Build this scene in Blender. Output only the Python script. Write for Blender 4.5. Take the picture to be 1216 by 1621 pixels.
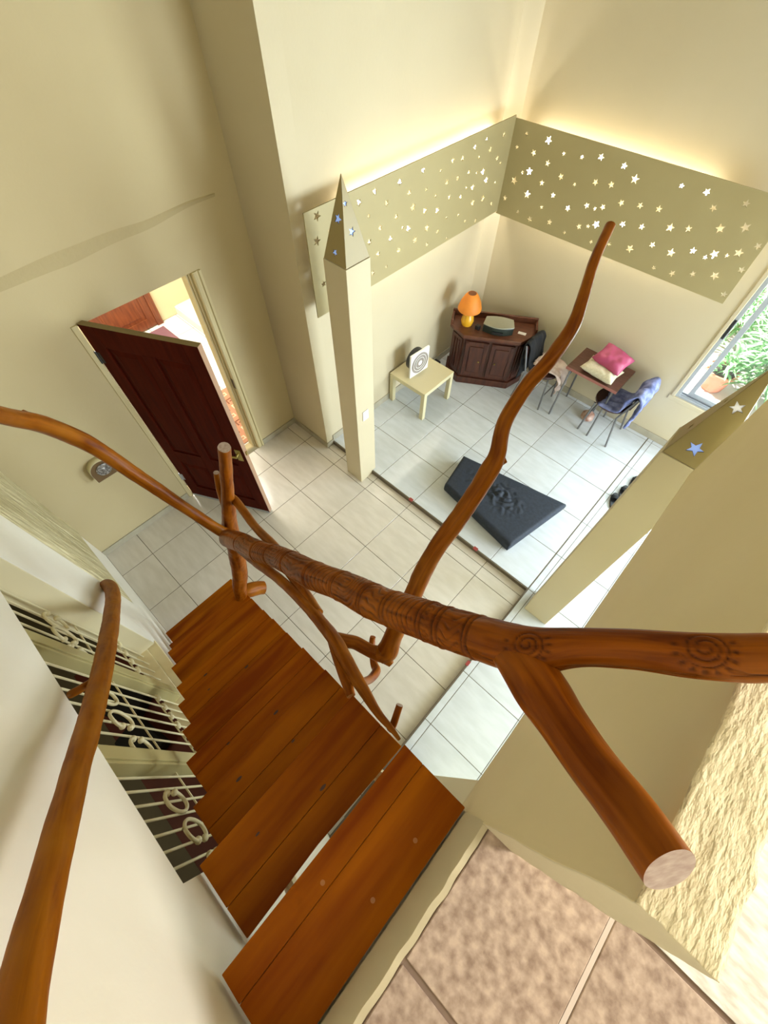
import bpy, bmesh, math, random
import numpy as np
from mathutils import Vector, Matrix, noise

for _o in list(bpy.data.objects):
    bpy.data.objects.remove(_o)
S = bpy.context.scene
C = S.collection
R = math.radians
PI = math.pi
random.seed(7)

# ------------------------------------------------------------------ camera
cam_d = bpy.data.cameras.new('camera')
cam_d.sensor_fit = 'HORIZONTAL'
cam_d.sensor_width = 36.0
cam_d.lens = 36.0 * 665.9 / 1216.0
cam_d.clip_start = 0.02
cam_d.shift_y = 0.0
cam = bpy.data.objects.new('camera', cam_d)
C.objects.link(cam)
yaw, pitch, roll = R(132.82), R(-58.52), R(0.312)
F = Vector((math.cos(pitch) * math.cos(yaw), math.cos(pitch) * math.sin(yaw), math.sin(pitch)))
R0 = F.cross(Vector((0, 0, 1))).normalized()
U0 = R0.cross(F)
R1 = R0 * math.cos(roll) + U0 * math.sin(roll)
U1 = U0 * math.cos(roll) - R0 * math.sin(roll)
rotm = Matrix((R1, U1, -F)).transposed()
cam.matrix_world = Matrix.Translation((0, 0, 3.75)) @ rotm.to_4x4()
S.camera = cam

# ------------------------------------------------------------------ sky, lights, exposure
S.view_settings.view_transform = 'Standard'
S.view_settings.look = 'None'
S.view_settings.gamma = 1.0
S.view_settings.use_curve_mapping = False
S.view_settings.exposure = -0.95
w = bpy.data.worlds.new('sky')
S.world = w
w.use_nodes = True
w.node_tree.nodes['Background'].inputs[0].default_value = (0.86, 0.95, 1.0, 1)
w.node_tree.nodes['Background'].inputs[1].default_value = 8.0


def area(name, loc, target, sx, sy, power, col):
    d = bpy.data.lights.new(name, 'AREA')
    d.shape = 'RECTANGLE'
    d.size, d.size_y = sx, sy
    d.energy = power
    d.color = col
    o = bpy.data.objects.new(name, d)
    C.objects.link(o)
    o.location = loc
    o.rotation_euler = (Vector(target) - Vector(loc)).to_track_quat('-Z', 'Y').to_euler()
    return o


area('daylight_garden_door', (3.32, 3.0, 1.35), (0.2, 1.6, 0.6), 1.7, 1.8, 450, (0.80, 0.91, 1.0))
area('daylight_window', (1.4, 4.74, 1.6), (-0.4, -0.5, 2.2), 1.5, 1.8, 300, (0.90, 0.96, 1.0))
area('landing_ceiling_light', (1.1, 0.7, 5.15), (0.2, 0.3, 2.6), 0.8, 0.8, 24, (1.0, 0.82, 0.55))
area('landing_fill_light', (2.4, 1.5, 3.9), (-0.2, -0.45, 2.6), 1.0, 0.9, 52, (1.0, 0.97, 0.90)).data.spread = R(85)  # added fill inside the room, brightens stair wall and landing; no window here
area('lamp_next_room', (-5.0, 1.0, 2.5), (-5.0, 1.2, 0.0), 1.6, 1.6, 250, (1.0, 0.97, 0.88))
area('lamp_lower_room', (-1.3, -2.3, 2.3), (-1.3, -0.9, 1.0), 0.5, 0.5, 20, (1.0, 0.86, 0.55))
sd = bpy.data.lights.new('sun', 'SUN')          # high sun over the garden, travelling along the window wall
sd.energy = 36.0
sd.angle = R(1.0)
sd.color = (1.0, 0.96, 0.9)
sun = bpy.data.objects.new('sun', sd)
C.objects.link(sun)
sun.rotation_euler = Vector((0.62, 0.06, -0.78)).to_track_quat('-Z', 'Y').to_euler()


# ------------------------------------------------------------------ materials
def nodes(m):
    m.use_nodes = True
    nt = m.node_tree
    return nt, nt.nodes, nt.links, nt.nodes['Principled BSDF']


MATS = {}


def mat(name, col, rough=0.6, metal=0.0, var=None, vscale=6.0, vdet=4.0, bump=0.0, bscale=30.0, bdist=0.01,
        stretch=(1, 1, 1), emit=None, estr=0.0, rnd=0.0, coat=0.0, coord='Object', thr=(0.35, 0.65), spec=0.5):
    """Principled material: base colour mixed with `var` by noise, noise bump, tone shift per object (rnd)."""
    m = bpy.data.materials.new(name)
    nt, N, L, p = nodes(m)
    p.inputs['Roughness'].default_value = rough
    p.inputs['Metallic'].default_value = metal
    p.inputs['Coat Weight'].default_value = coat
    p.inputs['Specular IOR Level'].default_value = spec
    c4 = (*col, 1)
    p.inputs['Base Color'].default_value = c4
    tc = N.new('ShaderNodeTexCoord')
    mp = N.new('ShaderNodeMapping')
    mp.inputs['Scale'].default_value = stretch
    L.new(tc.outputs[coord], mp.inputs['Vector'])
    out = None
    if rnd or var:
        oi = N.new('ShaderNodeObjectInfo')
        vm = N.new('ShaderNodeVectorMath')
        vm.operation = 'SCALE'
        vm.inputs[0].default_value = (13.1, 7.7, 9.3)
        L.new(oi.outputs['Random'], vm.inputs['Scale'])
        va = N.new('ShaderNodeVectorMath')
        L.new(mp.outputs[0], va.inputs[0])
        L.new(vm.outputs[0], va.inputs[1])
        vec = va.outputs[0]
    else:
        vec = mp.outputs[0]
    if var:
        nz = N.new('ShaderNodeTexNoise')
        nz.inputs['Scale'].default_value = vscale
        nz.inputs['Detail'].default_value = vdet
        L.new(vec, nz.inputs['Vector'])
        mr = N.new('ShaderNodeMapRange')
        mr.inputs[1].default_value, mr.inputs[2].default_value = thr
        L.new(nz.outputs['Fac'], mr.inputs[0])
        mx = N.new('ShaderNodeMix')
        mx.data_type = 'RGBA'
        mx.inputs[6].default_value = c4
        mx.inputs[7].default_value = (*var, 1)
        L.new(mr.outputs[0], mx.inputs[0])
        out = mx.outputs[2]
    if rnd:
        hs = N.new('ShaderNodeHueSaturation')
        if out:
            L.new(out, hs.inputs['Color'])
        else:
            hs.inputs['Color'].default_value = c4
        mr2 = N.new('ShaderNodeMapRange')
        mr2.inputs[3].default_value, mr2.inputs[4].default_value = 1 - rnd, 1 + rnd
        L.new(oi.outputs['Random'], mr2.inputs[0])
        L.new(mr2.outputs[0], hs.inputs['Value'])
        out = hs.outputs[0]
    if out:
        L.new(out, p.inputs['Base Color'])
    if bump:
        nb = N.new('ShaderNodeTexNoise')
        nb.inputs['Scale'].default_value = bscale
        nb.inputs['Detail'].default_value = 5
        L.new(mp.outputs[0], nb.inputs['Vector'])
        b = N.new('ShaderNodeBump')
        b.inputs['Strength'].default_value = bump
        b.inputs['Distance'].default_value = bdist
        L.new(nb.outputs['Fac'], b.inputs['Height'])
        L.new(b.outputs[0], p.inputs['Normal'])
    if emit:
        p.inputs['Emission Color'].default_value = (*emit, 1)
        p.inputs['Emission Strength'].default_value = estr
    MATS[name] = m
    return m


WALL = mat('cream_wall_paint', (0.57, 0.50, 0.345), 0.75, var=(0.54, 0.47, 0.315), vscale=1.6, bump=0.12, bscale=45, bdist=0.004, thr=(0.3, 0.75))
WALLDIM = mat('shaded_cream_paint', (0.52, 0.435, 0.255), 0.75, var=(0.49, 0.405, 0.23), vscale=1.6, bump=0.12, bscale=45, bdist=0.004, thr=(0.3, 0.75))  # cream wall paint with the door wall's dimmer light put into its colour
WALLW = mat('white_plaster', (0.84, 0.80, 0.70), 0.8, var=(0.81, 0.77, 0.66), vscale=3, bump=0.35, bscale=28, bdist=0.006)
ROUGHW = mat('brushed_rough_plaster', (0.52, 0.44, 0.23), 0.75, var=(0.70, 0.62, 0.38), vscale=26, stretch=(1, 1, 0.10), bump=1.0, bscale=40, bdist=0.04)
STUCCO = mat('rough_trowelled_stucco', (0.82, 0.73, 0.50), 0.85, var=(0.74, 0.64, 0.42), vscale=40, stretch=(1, 0.4, 1), bump=1.0, bscale=170, bdist=0.006)
PARAF = mat('parapet_paint', (0.78, 0.67, 0.41), 0.7, var=(0.76, 0.65, 0.39), vscale=3, bump=0.08, bscale=60, bdist=0.003)
PANEL = mat('gold_beige_board', (0.40, 0.335, 0.165), 0.55, var=(0.385, 0.32, 0.155), vscale=3, bump=0.05, bscale=50, bdist=0.003)
CONE = mat('gold_beige_cap', (0.30, 0.235, 0.092), 0.4, var=(0.285, 0.22, 0.085), vscale=4)
TILE = mat('glazed_floor_tile', (0.68, 0.645, 0.585), 0.16, var=(0.62, 0.585, 0.52), vscale=3.2, stretch=(1.6, 6, 1), rnd=0.025)
TILEP = mat('glazed_platform_tile', (0.60, 0.64, 0.68), 0.14, var=(0.54, 0.58, 0.61), vscale=3.2, stretch=(1.6, 6, 1), rnd=0.025)
GROUT = mat('dark_grout', (0.13, 0.11, 0.075), 0.9)
STEPM = mat('shaded_step_trim', (0.11, 0.085, 0.055), 0.5)  # brown step trim, darkened to carry the shading of the riser face
BTILE = mat('brown_landing_tile', (0.47, 0.36, 0.29), 0.4, var=(0.22, 0.15, 0.115), vscale=48, vdet=14, bump=0.15, bscale=90, bdist=0.003, rnd=0.10, thr=(0.33, 0.70), spec=0.3)
WTERR = mat('white_terrazzo', (0.74, 0.72, 0.68), 0.3, var=(0.50, 0.47, 0.42), vscale=26, stretch=(1, 3, 1))
BGROUT = mat('brown_grout', (0.20, 0.135, 0.10), 0.85)
WGROUT = mat('pale_grout', (0.55, 0.46, 0.40), 0.8)
BASE = mat('grey_tile_skirting', (0.42, 0.385, 0.29), 0.35, var=(0.36, 0.33, 0.25), vscale=9)
TREAD = mat('varnished_tread', (0.35, 0.100, 0.0015), 0.42, var=(0.19, 0.036, 0.0008), vscale=3.0, vdet=6, stretch=(5, 0.45, 5), rnd=0.16, spec=0.07)
KNOT = mat('dark_wood_knot', (0.05, 0.015, 0.004), 0.4)
PEG = mat('pale_wood_plug', (0.40, 0.15, 0.03), 0.4)
LOG = None
DOORW = mat('dark_mahogany', (0.072, 0.009, 0.004), 0.5, var=(0.050, 0.006, 0.003), vscale=5, vdet=6, stretch=(6, 6, 0.6), spec=0.03)
DOORE = mat('bare_door_edge', (0.42, 0.26, 0.17), 0.5)
BROWND = mat('brown_wood_door', (0.24, 0.065, 0.018), 0.4, var=(0.15, 0.036, 0.01), vscale=6, vdet=6, stretch=(6, 6, 0.8))
CAB = mat('carved_cabinet_wood', (0.080, 0.024, 0.012), 0.38, var=(0.045, 0.013, 0.008), vscale=6, vdet=5, stretch=(5, 5, 1.0))
CABTOP = mat('cabinet_top_wood', (0.125, 0.042, 0.02), 0.35, var=(0.075, 0.024, 0.012), vscale=6, stretch=(2, 8, 2))
LACK = mat('pale_lacquer', (0.62, 0.56, 0.35), 0.35)
FRAME = mat('painted_frame', (0.62, 0.54, 0.31), 0.5, var=(0.52, 0.44, 0.24), vscale=9, stretch=(1, 1, 0.2))
CREAMW = mat('cream_painted_wood', (0.74, 0.66, 0.42), 0.5)
OLIVEW = mat('olive_cream_post', (0.44, 0.375, 0.165), 0.5)
IRON = mat('cream_painted_iron', (0.62, 0.55, 0.33), 0.4)
BRASS = mat('aged_brass', (0.42, 0.33, 0.10), 0.35, metal=0.8)
STEEL = mat('grey_tube_steel', (0.17, 0.17, 0.175), 0.35, metal=0.5)
ALU = mat('grey_aluminium', (0.40, 0.43, 0.47), 0.4, metal=0.3)
BLACKP = mat('black_plastic', (0.012, 0.012, 0.014), 0.35)
BLACKC = mat('black_cloth', (0.008, 0.009, 0.012), 0.9, bump=0.4, bscale=40, bdist=0.004)
MATT = mat('charcoal_blue_canvas', (0.011, 0.017, 0.029), 0.75, var=(0.017, 0.025, 0.043), vscale=40, bump=0.5, bscale=150, bdist=0.002)
PINK = mat('pink_satin', (0.40, 0.060, 0.145), 0.5, var=(0.32, 0.042, 0.115), vscale=8)
CREAMC = mat('cream_brocade', (0.62, 0.58, 0.44), 0.5, var=(0.52, 0.47, 0.33), vscale=60)
DENIM = mat('blue_denim', (0.22, 0.25, 0.47), 0.75, var=(0.07, 0.09, 0.22), vscale=16, bump=0.4, bscale=50, bdist=0.004)
PALEC = mat('pale_pink_cloth', (0.55, 0.46, 0.40), 0.85, var=(0.40, 0.30, 0.25), vscale=14)
TABLEW = mat('dark_table_laminate', (0.115, 0.050, 0.034), 0.32, var=(0.075, 0.030, 0.02), vscale=5, stretch=(2, 10, 2))
TABLEE = mat('reddish_table_edge', (0.30, 0.11, 0.085), 0.35)
SEATB = mat('dark_brown_seat', (0.045, 0.016, 0.012), 0.4)
ORANGE = mat('orange_lamp_fabric', (0.72, 0.24, 0.02), 0.6, var=(0.62, 0.19, 0.015), vscale=9)
YELLOW = mat('yellow_ceramic', (0.72, 0.38, 0.02), 0.3)
DARKH = mat('shade_inside', (0.16, 0.05, 0.012), 0.7)
WHITEP = mat('white_plastic', (0.78, 0.77, 0.75), 0.35)
GRILLP = mat('grey_fan_grille', (0.34, 0.30, 0.27), 0.45)
GREYT = mat('grey_speaker_top', (0.30, 0.30, 0.23), 0.5)
DGREEN = mat('black_green_body', (0.015, 0.022, 0.016), 0.3)
WHITET = mat('white_hall_tile', (0.82, 0.80, 0.74), 0.25, rnd=0.02)
MAUVE = mat('mauve_mat', (0.23, 0.105, 0.125), 0.9, bump=0.3, bscale=120)
TERRA = mat('terracotta_rug', (0.46, 0.22, 0.13), 0.9, bump=0.3, bscale=120)
RUGD = mat('brown_rug_motif', (0.20, 0.075, 0.04), 0.9)
RUGL = mat('cream_rug_motif', (0.70, 0.50, 0.34), 0.9)
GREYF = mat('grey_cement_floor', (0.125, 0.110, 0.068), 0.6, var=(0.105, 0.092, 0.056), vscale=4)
MAROON = mat('maroon_mat', (0.13, 0.018, 0.010), 0.6, var=(0.095, 0.012, 0.008), vscale=6)
SILVER = mat('tarnished_silver', (0.42, 0.40, 0.38), 0.35, metal=0.6, var=(0.10, 0.09, 0.08), vscale=70, bump=0.8, bscale=90)
BROWNF = mat('brown_plaque_face', (0.13, 0.075, 0.028), 0.5)
BULB = mat('glowing_bulb', (1, 1, 1), 0.4, emit=(1.0, 0.93, 0.80), estr=120)
TUBEL = mat('glowing_tube', (1, 1, 1), 0.4, emit=(1.0, 0.96, 0.86), estr=70)
STARG = mat('backlit_blue_star', (0.2, 0.3, 0.7), 0.3, emit=(0.34, 0.50, 1.0), estr=1.1)
STARW = mat('white_star_rim', (0.85, 0.85, 0.9), 0.4, emit=(0.9, 0.95, 1.0), estr=0.5)
CUT = mat('cut_log_end', (0.30, 0.21, 0.18), 0.45, var=(0.44, 0.35, 0.31), vscale=60, vdet=3, stretch=(1, 1, 3))
LEAF = mat('garden_leaf', (0.19, 0.42, 0.16), 0.5, var=(0.40, 0.62, 0.36), vscale=5, rnd=0.15)
TRUNK = mat('plant_stem', (0.16, 0.20, 0.08), 0.7)
POT = mat('terracotta_pot', (0.62, 0.24, 0.15), 0.7)
SOIL = mat('dark_soil', (0.06, 0.045, 0.03), 0.95)
PAVE = mat('pinkish_paving', (0.72, 0.56, 0.53), 0.8, var=(0.62, 0.50, 0.47), vscale=6)
REDT = mat('red_tape', (0.30, 0.045, 0.04), 0.5)
STAIN = mat('damp_plaster', (0.45, 0.37, 0.205), 0.85, bump=0.5, bscale=30, bdist=0.006)
OUTW = mat('outside_render', (0.7, 0.66, 0.58), 0.9)


def glass_mat():
    m = bpy.data.materials.new('window_glass')
    nt, N, L, p = nodes(m)
    N.remove(p)
    g = N.new('ShaderNodeBsdfGlossy')
    g.inputs['Roughness'].default_value = 0.02
    t = N.new('ShaderNodeBsdfTransparent')
    t.inputs['Color'].default_value = (0.93, 0.97, 0.95, 1)
    mx = N.new('ShaderNodeMixShader')
    mx.inputs[0].default_value = 0.05
    L.new(t.outputs[0], mx.inputs[1])
    L.new(g.outputs[0], mx.inputs[2])
    L.new(mx.outputs[0], N['Material Output'].inputs['Surface'])
    return m


GLASS = glass_mat()


def log_mat(name, a, b, c, rough=0.34):
    """Varnished branch wood: grain runs along the stored 'grain' attribute; carved grooves hold darker stain."""
    m = bpy.data.materials.new(name)
    nt, N, L, p = nodes(m)
    at = N.new('ShaderNodeAttribute')
    at.attribute_name = 'grain'
    mp = N.new('ShaderNodeMapping')
    mp.inputs['Scale'].default_value = (5, 55, 55)
    L.new(at.outputs['Vector'], mp.inputs['Vector'])
    nz = N.new('ShaderNodeTexNoise')
    nz.inputs['Scale'].default_value = 1.0
    nz.inputs['Detail'].default_value = 6
    nz.inputs['Distortion'].default_value = 0.6
    L.new(mp.outputs[0], nz.inputs['Vector'])
    cr = N.new('ShaderNodeValToRGB')
    e = cr.color_ramp.elements
    e[0].position, e[0].color = 0.32, (*b, 1)
    e[1].position, e[1].color = 0.62, (*a, 1)
    L.new(nz.outputs['Fac'], cr.inputs[0])
    mp2 = N.new('ShaderNodeMapping')
    mp2.inputs['Scale'].default_value = (7, 14, 14)
    L.new(at.outputs['Vector'], mp2.inputs['Vector'])
    n2 = N.new('ShaderNodeTexNoise')
    n2.inputs['Scale'].default_value = 1.0
    n2.inputs['Detail'].default_value = 3
    L.new(mp2.outputs[0], n2.inputs['Vector'])
    r2 = N.new('ShaderNodeMapRange')
    r2.inputs[1].default_value, r2.inputs[2].default_value = 0.45, 0.75
    r2.inputs[4].default_value = 0.7
    L.new(n2.outputs['Fac'], r2.inputs[0])
    mx = N.new('ShaderNodeMix')
    mx.data_type = 'RGBA'
    mx.inputs[7].default_value = (*c, 1)
    L.new(r2.outputs[0], mx.inputs[0])
    L.new(cr.outputs[0], mx.inputs[6])
    gr = N.new('ShaderNodeAttribute')
    gr.attribute_name = 'groove'
    m2 = N.new('ShaderNodeMix')
    m2.data_type = 'RGBA'
    m2.inputs[7].default_value = (0.030, 0.006, 0.001, 1)
    L.new(gr.outputs['Fac'], m2.inputs[0])
    L.new(mx.outputs[2], m2.inputs[6])
    L.new(m2.outputs[2], p.inputs['Base Color'])
    p.inputs['Roughness'].default_value = rough
    p.inputs['Specular IOR Level'].default_value = 0.10
    b_ = N.new('ShaderNodeBump')
    b_.inputs['Strength'].default_value = 0.25
    b_.inputs['Distance'].default_value = 0.004
    L.new(nz.outputs['Fac'], b_.inputs['Height'])
    L.new(b_.outputs[0], p.inputs['Normal'])
    return m


LOGM = log_mat('carved_log_varnish', (0.235, 0.060, 0.002), (0.092, 0.017, 0.0006), (0.30, 0.092, 0.007))
BRANCH = log_mat('branch_varnish', (0.25, 0.073, 0.003), (0.120, 0.027, 0.001), (0.31, 0.110, 0.009))
HANDM = log_mat('handrail_varnish', (0.28, 0.090, 0.002), (0.18, 0.048, 0.001), (0.33, 0.125, 0.006), 0.5)


# ------------------------------------------------------------------ mesh helpers
def tag(o, label, cat, group=None, kind=None):
    if label: o['label'] = label
    if cat: o['category'] = cat
    if group: o['group'] = group
    if kind: o['kind'] = kind
    return o


def empty(name, loc=(0, 0, 0), rz=0.0, label=None, cat=None, group=None):
    o = bpy.data.objects.new(name, None)
    o.empty_display_size = 0.1
    C.objects.link(o)
    o.location = loc
    o.rotation_euler = (0, 0, rz)
    tag(o, label, cat, group)
    return o


def link(name, me, m, parent=None, loc=None):
    o = bpy.data.objects.new(name, me)
    C.objects.link(o)
    if m and not me.materials:
        me.materials.append(m)
    if parent: o.parent = parent
    if loc: o.location = loc
    return o


class MB:
    def __init__(s):
        s.v = []
        s.f = []

    def add(s, v, f):
        k = len(s.v)
        s.v += [tuple(p) for p in v]
        s.f += [tuple(i + k for i in q) for q in f]
        return s

    def box(s, x0, x1, y0, y1, z0, z1):
        v = [(x, y, z) for z in (z0, z1) for y in (y0, y1) for x in (x0, x1)]
        return s.add(v, [(0, 2, 3, 1), (4, 5, 7, 6), (0, 1, 5, 4), (2, 6, 7, 3), (0, 4, 6, 2), (1, 3, 7, 5)])

    def prism(s, poly, z0, z1):
        n = len(poly)
        a = sum(poly[i][0] * poly[(i + 1) % n][1] - poly[(i + 1) % n][0] * poly[i][1] for i in range(n))
        if a < 0: poly = poly[::-1]
        v = [(x, y, z0) for x, y in poly] + [(x, y, z1) for x, y in poly]
        f = [tuple(range(n))[::-1], tuple(range(n, 2 * n))] + [(i, (i + 1) % n, n + (i + 1) % n, n + i) for i in range(n)]
        return s.add(v, f)

    def lathe(s, prof, n=24, c=(0, 0, 0)):
        v = []
        for r, z in prof:
            v += [(c[0] + r * math.cos(2 * PI * i / n), c[1] + r * math.sin(2 * PI * i / n), c[2] + z) for i in range(n)]
        f = [(k * n + i, k * n + (i + 1) % n, (k + 1) * n + (i + 1) % n, (k + 1) * n + i) for k in range(len(prof) - 1) for i in range(n)]
        f.append(tuple(range(n))[::-1])
        f.append(tuple((len(prof) - 1) * n + i for i in range(n)))
        return s.add(v, f)

    def tube(s, pts, r, n=10):
        P, Rr, T, A, B, L = spine(pts if len(pts[0]) == 4 else [(*p, r) for p in pts], None)
        v = []
        for i in range(len(P)):
            for j in range(n):
                t = 2 * PI * j / n
                v.append(P[i] + (A[i] * math.cos(t) + B[i] * math.sin(t)) * Rr[i])
        m = len(P)
        f = [(k * n + i, k * n + (i + 1) % n, (k + 1) * n + (i + 1) % n, (k + 1) * n + i) for k in range(m - 1) for i in range(n)]
        f.append(tuple(range(n))[::-1])
        f.append(tuple((m - 1) * n + i for i in range(n)))
        return s.add(v, f)

    def xf(s, M):
        s.v = [tuple(M @ Vector(p)) for p in s.v]
        return s

    def mesh(s, name, m, smooth=False, bevel=0.0, seg=2):
        me = bpy.data.meshes.new(name)
        me.from_pydata(s.v, [], s.f)
        me.validate()
        if bevel:
            bm = bmesh.new()
            bm.from_mesh(me)
            bmesh.ops.bevel(bm, geom=[e for e in bm.edges if e.is_manifold and e.calc_face_angle(0) > 0.5], offset=bevel, segments=seg, affect='EDGES', profile=0.6)
            bm.to_mesh(me)
            bm.free()
        if smooth:
            me.shade_smooth()
            if smooth != 'all':
                me.set_sharp_from_angle(angle=R(40))
        me.update()
        if m: me.materials.append(m)
        return me

    def build(s, name, m, parent=None, smooth=False, bevel=0.0, loc=None):
        return link(name, s.mesh(name, m, smooth, bevel), None, parent, loc)


def box(name, m, b, parent=None, bevel=0.0):
    return MB().box(*b).build(name, m, parent, bevel=bevel)


def spine(pts, step):
    """Catmull-Rom through (x,y,z,r) points with parallel-transport frames; step None keeps the points."""
    Q = np.array(pts, float)
    if step:
        E = np.vstack([2 * Q[0] - Q[1], Q, 2 * Q[-1] - Q[-2]])
        out = []
        for i in range(1, len(E) - 2):
            d = np.linalg.norm(E[i + 1, :3] - E[i, :3])
            n = max(2, int(d / step))
            for k in range(n):
                t = k / n
                p0, p1, p2, p3 = E[i - 1], E[i], E[i + 1], E[i + 2]
                out.append(.5 * ((2 * p1) + (-p0 + p2) * t + (2 * p0 - 5 * p1 + 4 * p2 - p3) * t * t + (-p0 + 3 * p1 - 3 * p2 + p3) * t ** 3))
        out.append(Q[-1])
        Q = np.array(out)
    P = [Vector(q[:3]) for q in Q]
    Rr = [float(q[3]) for q in Q]
    n = len(P)
    T = [((P[min(i + 1, n - 1)] - P[max(i - 1, 0)]).normalized()) for i in range(n)]
    a = T[0].orthogonal().normalized()
    up = Vector((0, 0, 1))
    if abs(T[0].dot(up)) < 0.95:
        a = (up - T[0] * T[0].dot(up)).normalized()
    A, B, L, s = [], [], [], 0.0
    for i in range(n):
        a = (a - T[i] * T[i].dot(a)).normalized()
        A.append(a.copy())
        B.append(T[i].cross(a))
        if i: s += (P[i] - P[i - 1]).length
        L.append(s)
    return P, Rr, T, A, B, L


def branch(name, pts, m, parent, step=0.012, n=20, rough=0.06, seed=0.0, disp=None, cap=None, bulge=True):
    """An irregular round branch; disp(L, theta) gives radial carving and a groove mask."""
    P, Rr, T, A, B, L = spine(pts, step)
    v, gr, gv = [], [], []
    k = len(P)
    th = [2 * PI * j / n for j in range(n)]
    dd = disp(np.array(L), np.array(th)) if disp else None
    for i in range(k):
        for j in range(n):
            c, s_ = math.cos(th[j]), math.sin(th[j])
            d = A[i] * c + B[i] * s_
            r = Rr[i]
            nn = noise.noise(Vector((L[i] * 9 + seed, c * 0.9, s_ * 0.9))) * 1.0 + 0.35 * noise.noise(Vector((L[i] * 34 + seed, c * 2.3, s_ * 2.3)))
            r *= 1 + rough * nn
            if dd is not None: r += dd[0][i, j]
            v.append(P[i] + d * r)
            gr.append((L[i] + seed, c * Rr[i], s_ * Rr[i]))
            gv.append(dd[1][i, j] if dd is not None else 0.0)
    f = [(q * n + i, q * n + (i + 1) % n, (q + 1) * n + (i + 1) % n, (q + 1) * n + i) for q in range(k - 1) for i in range(n)]
    nb = len(f)
    f.append(tuple(range(n))[::-1])
    f.append(tuple((k - 1) * n + i for i in range(n)))
    me = bpy.data.meshes.new(name)
    me.from_pydata([tuple(p) for p in v], [], f)
    at = me.attributes.new('grain', 'FLOAT_VECTOR', 'POINT')
    at.data.foreach_set('vector', [x for g in gr for x in g])
    ag = me.attributes.new('groove', 'FLOAT', 'POINT')
    ag.data.foreach_set('value', gv)
    me.shade_smooth()
    me.set_sharp_from_angle(angle=R(60))
    me.materials.append(m)
    if cap:
        me.materials.append(cap)
        me.polygons[nb + 1].material_index = 1
    return link(name, me, None, parent)


def plate(name, outer, holes, t, M, m, parent=None):
    """A flat board (outline plus holes in its own XY) of thickness t, placed by the matrix M."""
    cu = bpy.data.curves.new(name + '_c', 'CURVE')
    cu.dimensions = '2D'
    cu.fill_mode = 'BOTH'
    cu.extrude = t / 2
    for pl in [outer] + holes:
        sp = cu.splines.new('POLY')
        sp.points.add(len(pl) - 1)
        for i, (x, y) in enumerate(pl):
            sp.points[i].co = (x, y, 0, 1)
        sp.use_cyclic_u = True
    o = bpy.data.objects.new(name + '_c', cu)
    C.objects.link(o)
    dg = bpy.context.evaluated_depsgraph_get()
    me = bpy.data.meshes.new_from_object(o.evaluated_get(dg))
    bpy.data.objects.remove(o)
    bpy.data.curves.remove(cu)
    me.name = name
    me.transform(M)
    bm = bmesh.new()
    bm.from_mesh(me)
    bmesh.ops.remove_doubles(bm, verts=bm.verts, dist=1e-5)
    bmesh.ops.recalc_face_normals(bm, faces=bm.faces)
    bm.to_mesh(me)
    bm.free()
    me.materials.clear()
    me.materials.append(m)
    return link(name, me, None, parent)


def plane_x(x):   # board lying in a plane x = const; its X is world Y, its Y is world Z
    return Matrix(((0, 0, 1, x), (1, 0, 0, 0), (0, 1, 0, 0), (0, 0, 0, 1)))


def plane_y(y):   # board in a plane y = const; its X is world X, its Y is world Z
    return Matrix(((1, 0, 0, 0), (0, 0, -1, y), (0, 1, 0, 0), (0, 0, 0, 1)))


def rect(a, b, c, d):
    return [(a, c), (b, c), (b, d), (a, d)]


def star(cx, cy, r, rot=0.0, k=0.42):
    return [(cx + (r if i % 2 == 0 else r * k) * math.sin(rot + i * PI / 5), cy + (r if i % 2 == 0 else r * k) * math.cos(rot + i * PI / 5)) for i in range(10)]


def struct(o):
    o['kind'] = 'structure'
    return o


def copy_tree(o, parent=None):
    c = o.copy()
    C.objects.link(c)
    if parent: c.parent = parent
    for ch in list(o.children):
        copy_tree(ch, c)
    return c


LOG = [(-1.3342,0.2084,1.74,0.05),(-1.1157,0.2056,1.99,0.047),(-0.8689,0.1986,2.25,0.0425),(-0.7115,0.2119,2.4018,0.0395),(-0.573,0.2105,2.538,0.0395),(-0.4635,0.2079,2.6448,0.041),(-0.3365,0.2133,2.7692,0.0374),(-0.2465,0.2121,2.8574,0.0391),(-0.1787,0.2131,2.9239,0.037),(-0.1022,0.2213,2.9988,0.036),(-0.0693,0.2234,3.0311,0.0353),(-0.0136,0.2305,3.0857,0.0347),(0.0248,0.2311,3.135,0.0336),(0.0541,0.2359,3.175,0.0312),(0.0873,0.2595,3.215,0.0244),(0.128,0.284,3.25,0.0232),(0.1673,0.3051,3.275,0.0243),(0.2028,0.3277,3.295,0.0249),(0.2191,0.3384,3.31,0.0244),(0.2484,0.3612,3.32,0.0244)]
CUTP = [(0.0225,0.2322,3.14,0.0271),(0.0633,0.2107,3.17,0.0315),(0.0921,0.1938,3.19,0.0288),(0.1202,0.1756,3.21,0.0248),(0.1566,0.1517,3.24,0.023),(0.19,0.1303,3.275,0.0221),(0.2191,0.1088,3.305,0.0206)]
POST = [(-1.5751,0.0651,0.6,0.0442),(-1.5738,0.0995,0.7,0.048),(-1.567,0.1311,0.82,0.0513),(-1.5565,0.1766,0.97,0.0539),(-1.5285,0.2354,1.28,0.0535),(-1.4534,0.263,1.62,0.0457),(-1.4129,0.2998,1.83,0.0372),(-1.3488,0.352,2.12,0.0301),(-1.288,0.3916,2.37,0.0268)]
STUB = [(-1.4425,0.2963,1.84,0.0152),(-1.4242,0.3145,2.0,0.0143),(-1.4195,0.3421,2.12,0.0137)]
BA = [(-1.3995,0.3438,1.93,0.0196),(-1.344,0.3426,1.93,0.0211),(-1.1091,0.3008,2.03,0.0193),(-0.8886,0.268,2.2,0.0183),(-0.7568,0.2478,2.32,0.0143)]
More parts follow.
